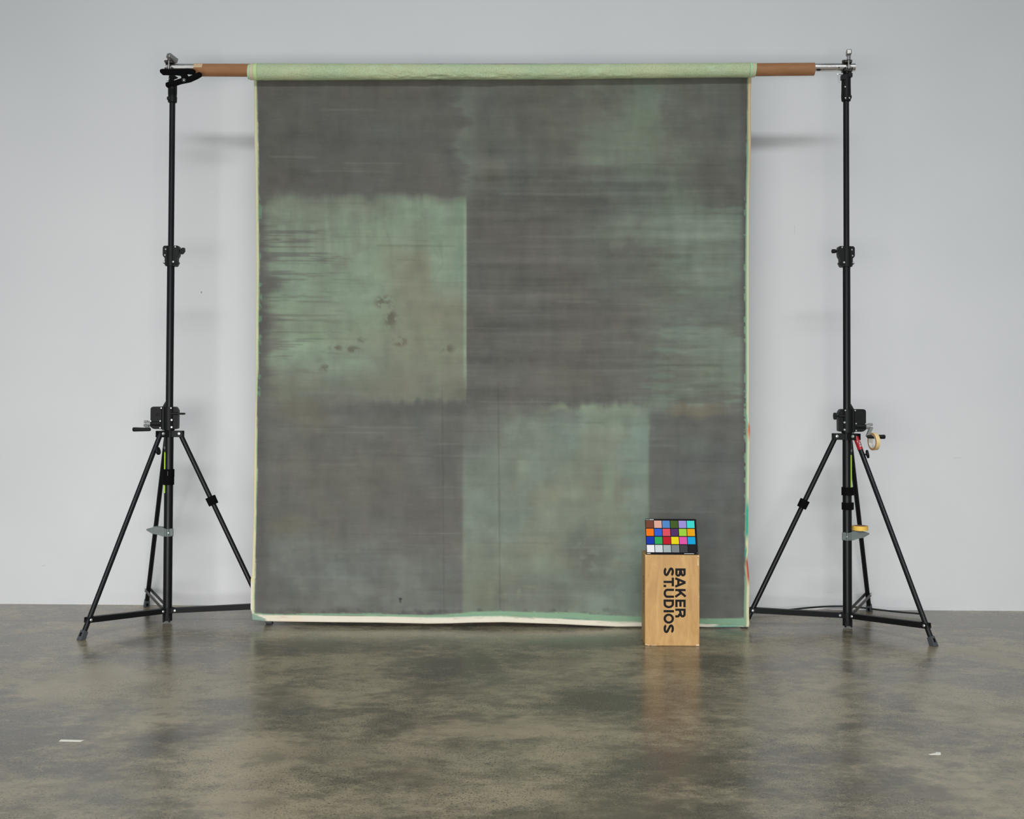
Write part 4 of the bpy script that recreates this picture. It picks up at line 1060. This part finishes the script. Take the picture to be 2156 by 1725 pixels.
def letters(rows, conv0, name):
    bm = NB(); n_ = 0
    for (v0, v1, items) in rows:
        H_ = v1 - v0
        for ch, u0, u1 in items:
            o, s, cl_ = glyph(ch, (u1 - u0) / H_)
            for st_ in o:
                n_ += 1; lift = .0003 + .00002 * (n_ % 5)
                stroke(bm, st_, s, lambda p: conv0(u0 + p.x * H_, v0 + p.y * H_, lift), closed=cl_)
    return link(name, bm, M_ink, body, 30, label='black stencilled lettering')
zl = 7.841; sc_x = BW / ((1472.2 - 1358.5)); sc_z = BH / (1361.3 - 1167.8)
def conv_front(u, v, lift):     # u: zoom rows, downward; v: zoom columns
    px, py = 1330 + v / zl, 1160 + u / zl
    return ((px - 1358.5) * sc_x, -lift, (1361.3 - py) * sc_z)
rows = [(718, 888, [('B', 283, 422), ('A', 430, 605), ('K', 625, 777), ('E', 803, 930), ('R', 953, 1102)]),
        (527, 697, [('S', 268, 414), ('T', 437, 583), ('.', 557, 597), ('U', 623, 775), ('D', 803, 948), ('I', 978, 1018), ('O', 1037, 1206), ('S', 1216, 1363)])]
letters(rows, conv_front, 'lettering')
def conv_side(u, v, lift):      # the same words in one small line on the side face
    return (-lift, .075 + (v) * .03, .508 * (1 - (u - 60) / 1515.0))
words = 'BAKER ST.UDIOS'; uu = 440; items = []
for ch in words:
    w_ = {'.': 18, 'I': 20, ' ': 22}.get(ch, 48)
    if ch != ' ': items.append((ch, uu, uu + w_))
    uu += w_ + 4
bm = NB()
for ch, u0, u1 in items:
    Hh = 66.0; o, s, cl_ = glyph(ch, (u1 - u0) / Hh)
    for st_ in o: stroke(bm, st_, s, lambda p: conv_side(u0 + p.x * Hh, p.y * .75, .0004), closed=cl_)
link('lettering', bm, M_ink, body, 30, label='small black lettering along the side')

# ------------------------------------------------------------------ colour chart leaning on the box
ct = math.radians(24)
chart = empty('colour_chart', (boxp.x + .0095 * 1, boxp.y + .012, BH + .0012), 'black framed colour chart of 24 patches propped on the wooden box', 'colour chart')
chart.rotation_euler = (0, 0, TH)
tl = Matrix.Rotation(-ct, 3, 'X')
CWd, CHt, CT = .2895, .2095, .0045
def cp(u, v, w=0): return tl @ Vector((u, w, v))
bm = NB()
pts = fillet([(0, 0), (CWd, 0), (CWd, CHt), (0, CHt)], [.004] * 4, 4)
A_ = [bm.verts.new(cp(x, z, 0)) for x, z in pts]; B_ = [bm.verts.new(cp(x, z, CT)) for x, z in pts]
bm.faces.new(A_); bm.faces.new(B_[::-1])
for i in range(len(pts)): bm.faces.new((A_[i], B_[i], B_[(i + 1) % len(pts)], A_[(i + 1) % len(pts)]))
M_frame = mat('chart_black', (0.006, 0.006, 0.007, 1), .55, 0, .08)
link('chart_board', bm, M_frame, chart, 30)
cols = [[(115, 63, 45), (222, 165, 148), (78, 134, 196), (65, 90, 28), (157, 143, 212), (62, 215, 206)],
        [(242, 118, 0), (38, 92, 206), (221, 77, 92), (78, 42, 97), (157, 205, 56), (232, 162, 0)],
        [(0, 50, 168), (40, 165, 88), (186, 12, 34), (230, 212, 0), (226, 82, 165), (0, 162, 216)],
        [(236, 233, 236), (205, 212, 216), (165, 175, 177), (122, 128, 132), (60, 60, 64), (18, 18, 24)]]
KC = 1 / 1.12
zx0, zx1 = 330., 1507.; zy0, zy1 = 165., 940.
for r_i in range(4):
    for c_i in range(6):
        ua, ub = (345 + c_i * 188.6 - zx0) / (zx1 - zx0) * CWd, (345 + c_i * 188.6 + 172 - zx0) / (zx1 - zx0) * CWd
        ya, yb = (205 + r_i * 176.8, 205 + r_i * 176.8 + 157)
        va, vb = (1 - (yb - zy0) / (zy1 - zy0)) * CHt, (1 - (ya - zy0) / (zy1 - zy0)) * CHt
        bm = NB()
        A_ = [bm.verts.new(cp(x, z, -.0007)) for x, z in ((ua, va), (ub, va), (ub, vb), (ua, vb))]
        B_ = [bm.verts.new(cp(x, z, .0005)) for x, z in ((ua, va), (ub, va), (ub, vb), (ua, vb))]
        bm.faces.new(A_); bm.faces.new(B_[::-1])
        for i in range(4): bm.faces.new((A_[i], B_[i], B_[(i + 1) % 4], A_[(i + 1) % 4]))
        link('colour_patch', bm, mat('chart_patch', rgb(*cols[r_i][c_i], KC), .6, 0, .15), chart, 30)
def mark(u0, u1, v0, v1):
    bm = NB()
    A_ = [bm.verts.new(cp(x, z, -.0006)) for x, z in ((u0, v0), (u1, v0), (u1, v1), (u0, v1))]
    B_ = [bm.verts.new(cp(x, z, .0005)) for x, z in ((u0, v0), (u1, v0), (u1, v1), (u0, v1))]
    bm.faces.new(A_); bm.faces.new(B_[::-1])
    for i in range(4): bm.faces.new((A_[i], B_[i], B_[(i + 1) % 4], A_[(i + 1) % 4]))
    link('printed_mark', bm, M_white, chart, 30)
for i in range(7): mark(.003 + i * .0032, .0055 + i * .0032, CHt - .0065, CHt - .0045)
for i in range(6): mark(.0265 + i * .0038, .0297 + i * .0038, CHt - .0070, CHt - .0035)
for i in range(5): mark(.0035 + i * .0040, .0068 + i * .0040, .0038, .0075)
mark(.212, .266, .0040, .0062); mark(.275, .277, CHt - .012, CHt - .010); mark(.283, .285, .009, .011)
# folding support behind
bm = NB(); a = cp(CWd * .5, CHt * .62, CT + .001); b = Vector((CWd * .5, .155, .002))
bar(bm, a, b, .05, .003, upv=(0, 1, 1)); link('support_leg', bm, M_frame, chart)

# ------------------------------------------------------------------ small things on the floor
def scrap(name, pix, label, h=.0008):
    pts = [floor_at(*p) for p in pix]; c_ = sum(pts, Vector()) / len(pts)
    bm = NB(); A_ = [bm.verts.new((p.x - c_.x, p.y - c_.y, .0003)) for p in pts]; B_ = [bm.verts.new((p.x - c_.x, p.y - c_.y, h + .0003)) for p in pts]
    bm.faces.new(A_[::-1]); bm.faces.new(B_)
    for i in range(len(pts)): bm.faces.new((A_[i], A_[(i + 1) % len(pts)], B_[(i + 1) % len(pts)], B_[i]))
    o = link(name, bm, M_scrap, None, 30); o.location = (c_.x, c_.y, 0)
    return tag(o, label, 'tape')
scrap('tape_scrap', [(124, 1561.5), (129, 1558), (177, 1559.3), (170, 1562.3)], 'thin white strip of tape on the floor at the lower left')
scrap('tape_scrap', [(1955, 1589.2), (1970, 1586.2), (1971, 1584.6), (1980.5, 1585), (1981, 1590), (1958, 1590)], 'white L-shaped tape scrap on the floor at the lower right')

# black cable along the foot of the wall
cb = []
for px, py, Y in ((1578, 1288.5, 7.60), (1640, 1286, 7.66), (1700, 1280.3, 7.74), (1740, 1277.5, 7.785), (1775, 1277, 7.79), (1815, 1280, 7.76), (1850, 1284.3, 7.70), (1895, 1289.2, 7.62), (1934, 1292.5, 7.56), (1944, 1296, 7.50)):
    p = at(px, py, Y)
    if p.z < .0065: p = floor_at(px, py); p.z = .0065
    cb.append(p)
pc = smooth_path(cb, 8); c_ = Vector((2.2, 7.6, 0))
bm = NB(); path_tube(bm, [Vector((p.x - c_.x, p.y - c_.y, max(p.z, .0062))) for p in pc], .0058, 10)
cab = link('cable', bm, mat('black_green_cable', (0.016, 0.022, 0.020, 1), .45, 0, .4), None, 60); cab.location = c_
tag(cab, 'black cable lying along the foot of the wall behind the right stand', 'cable')
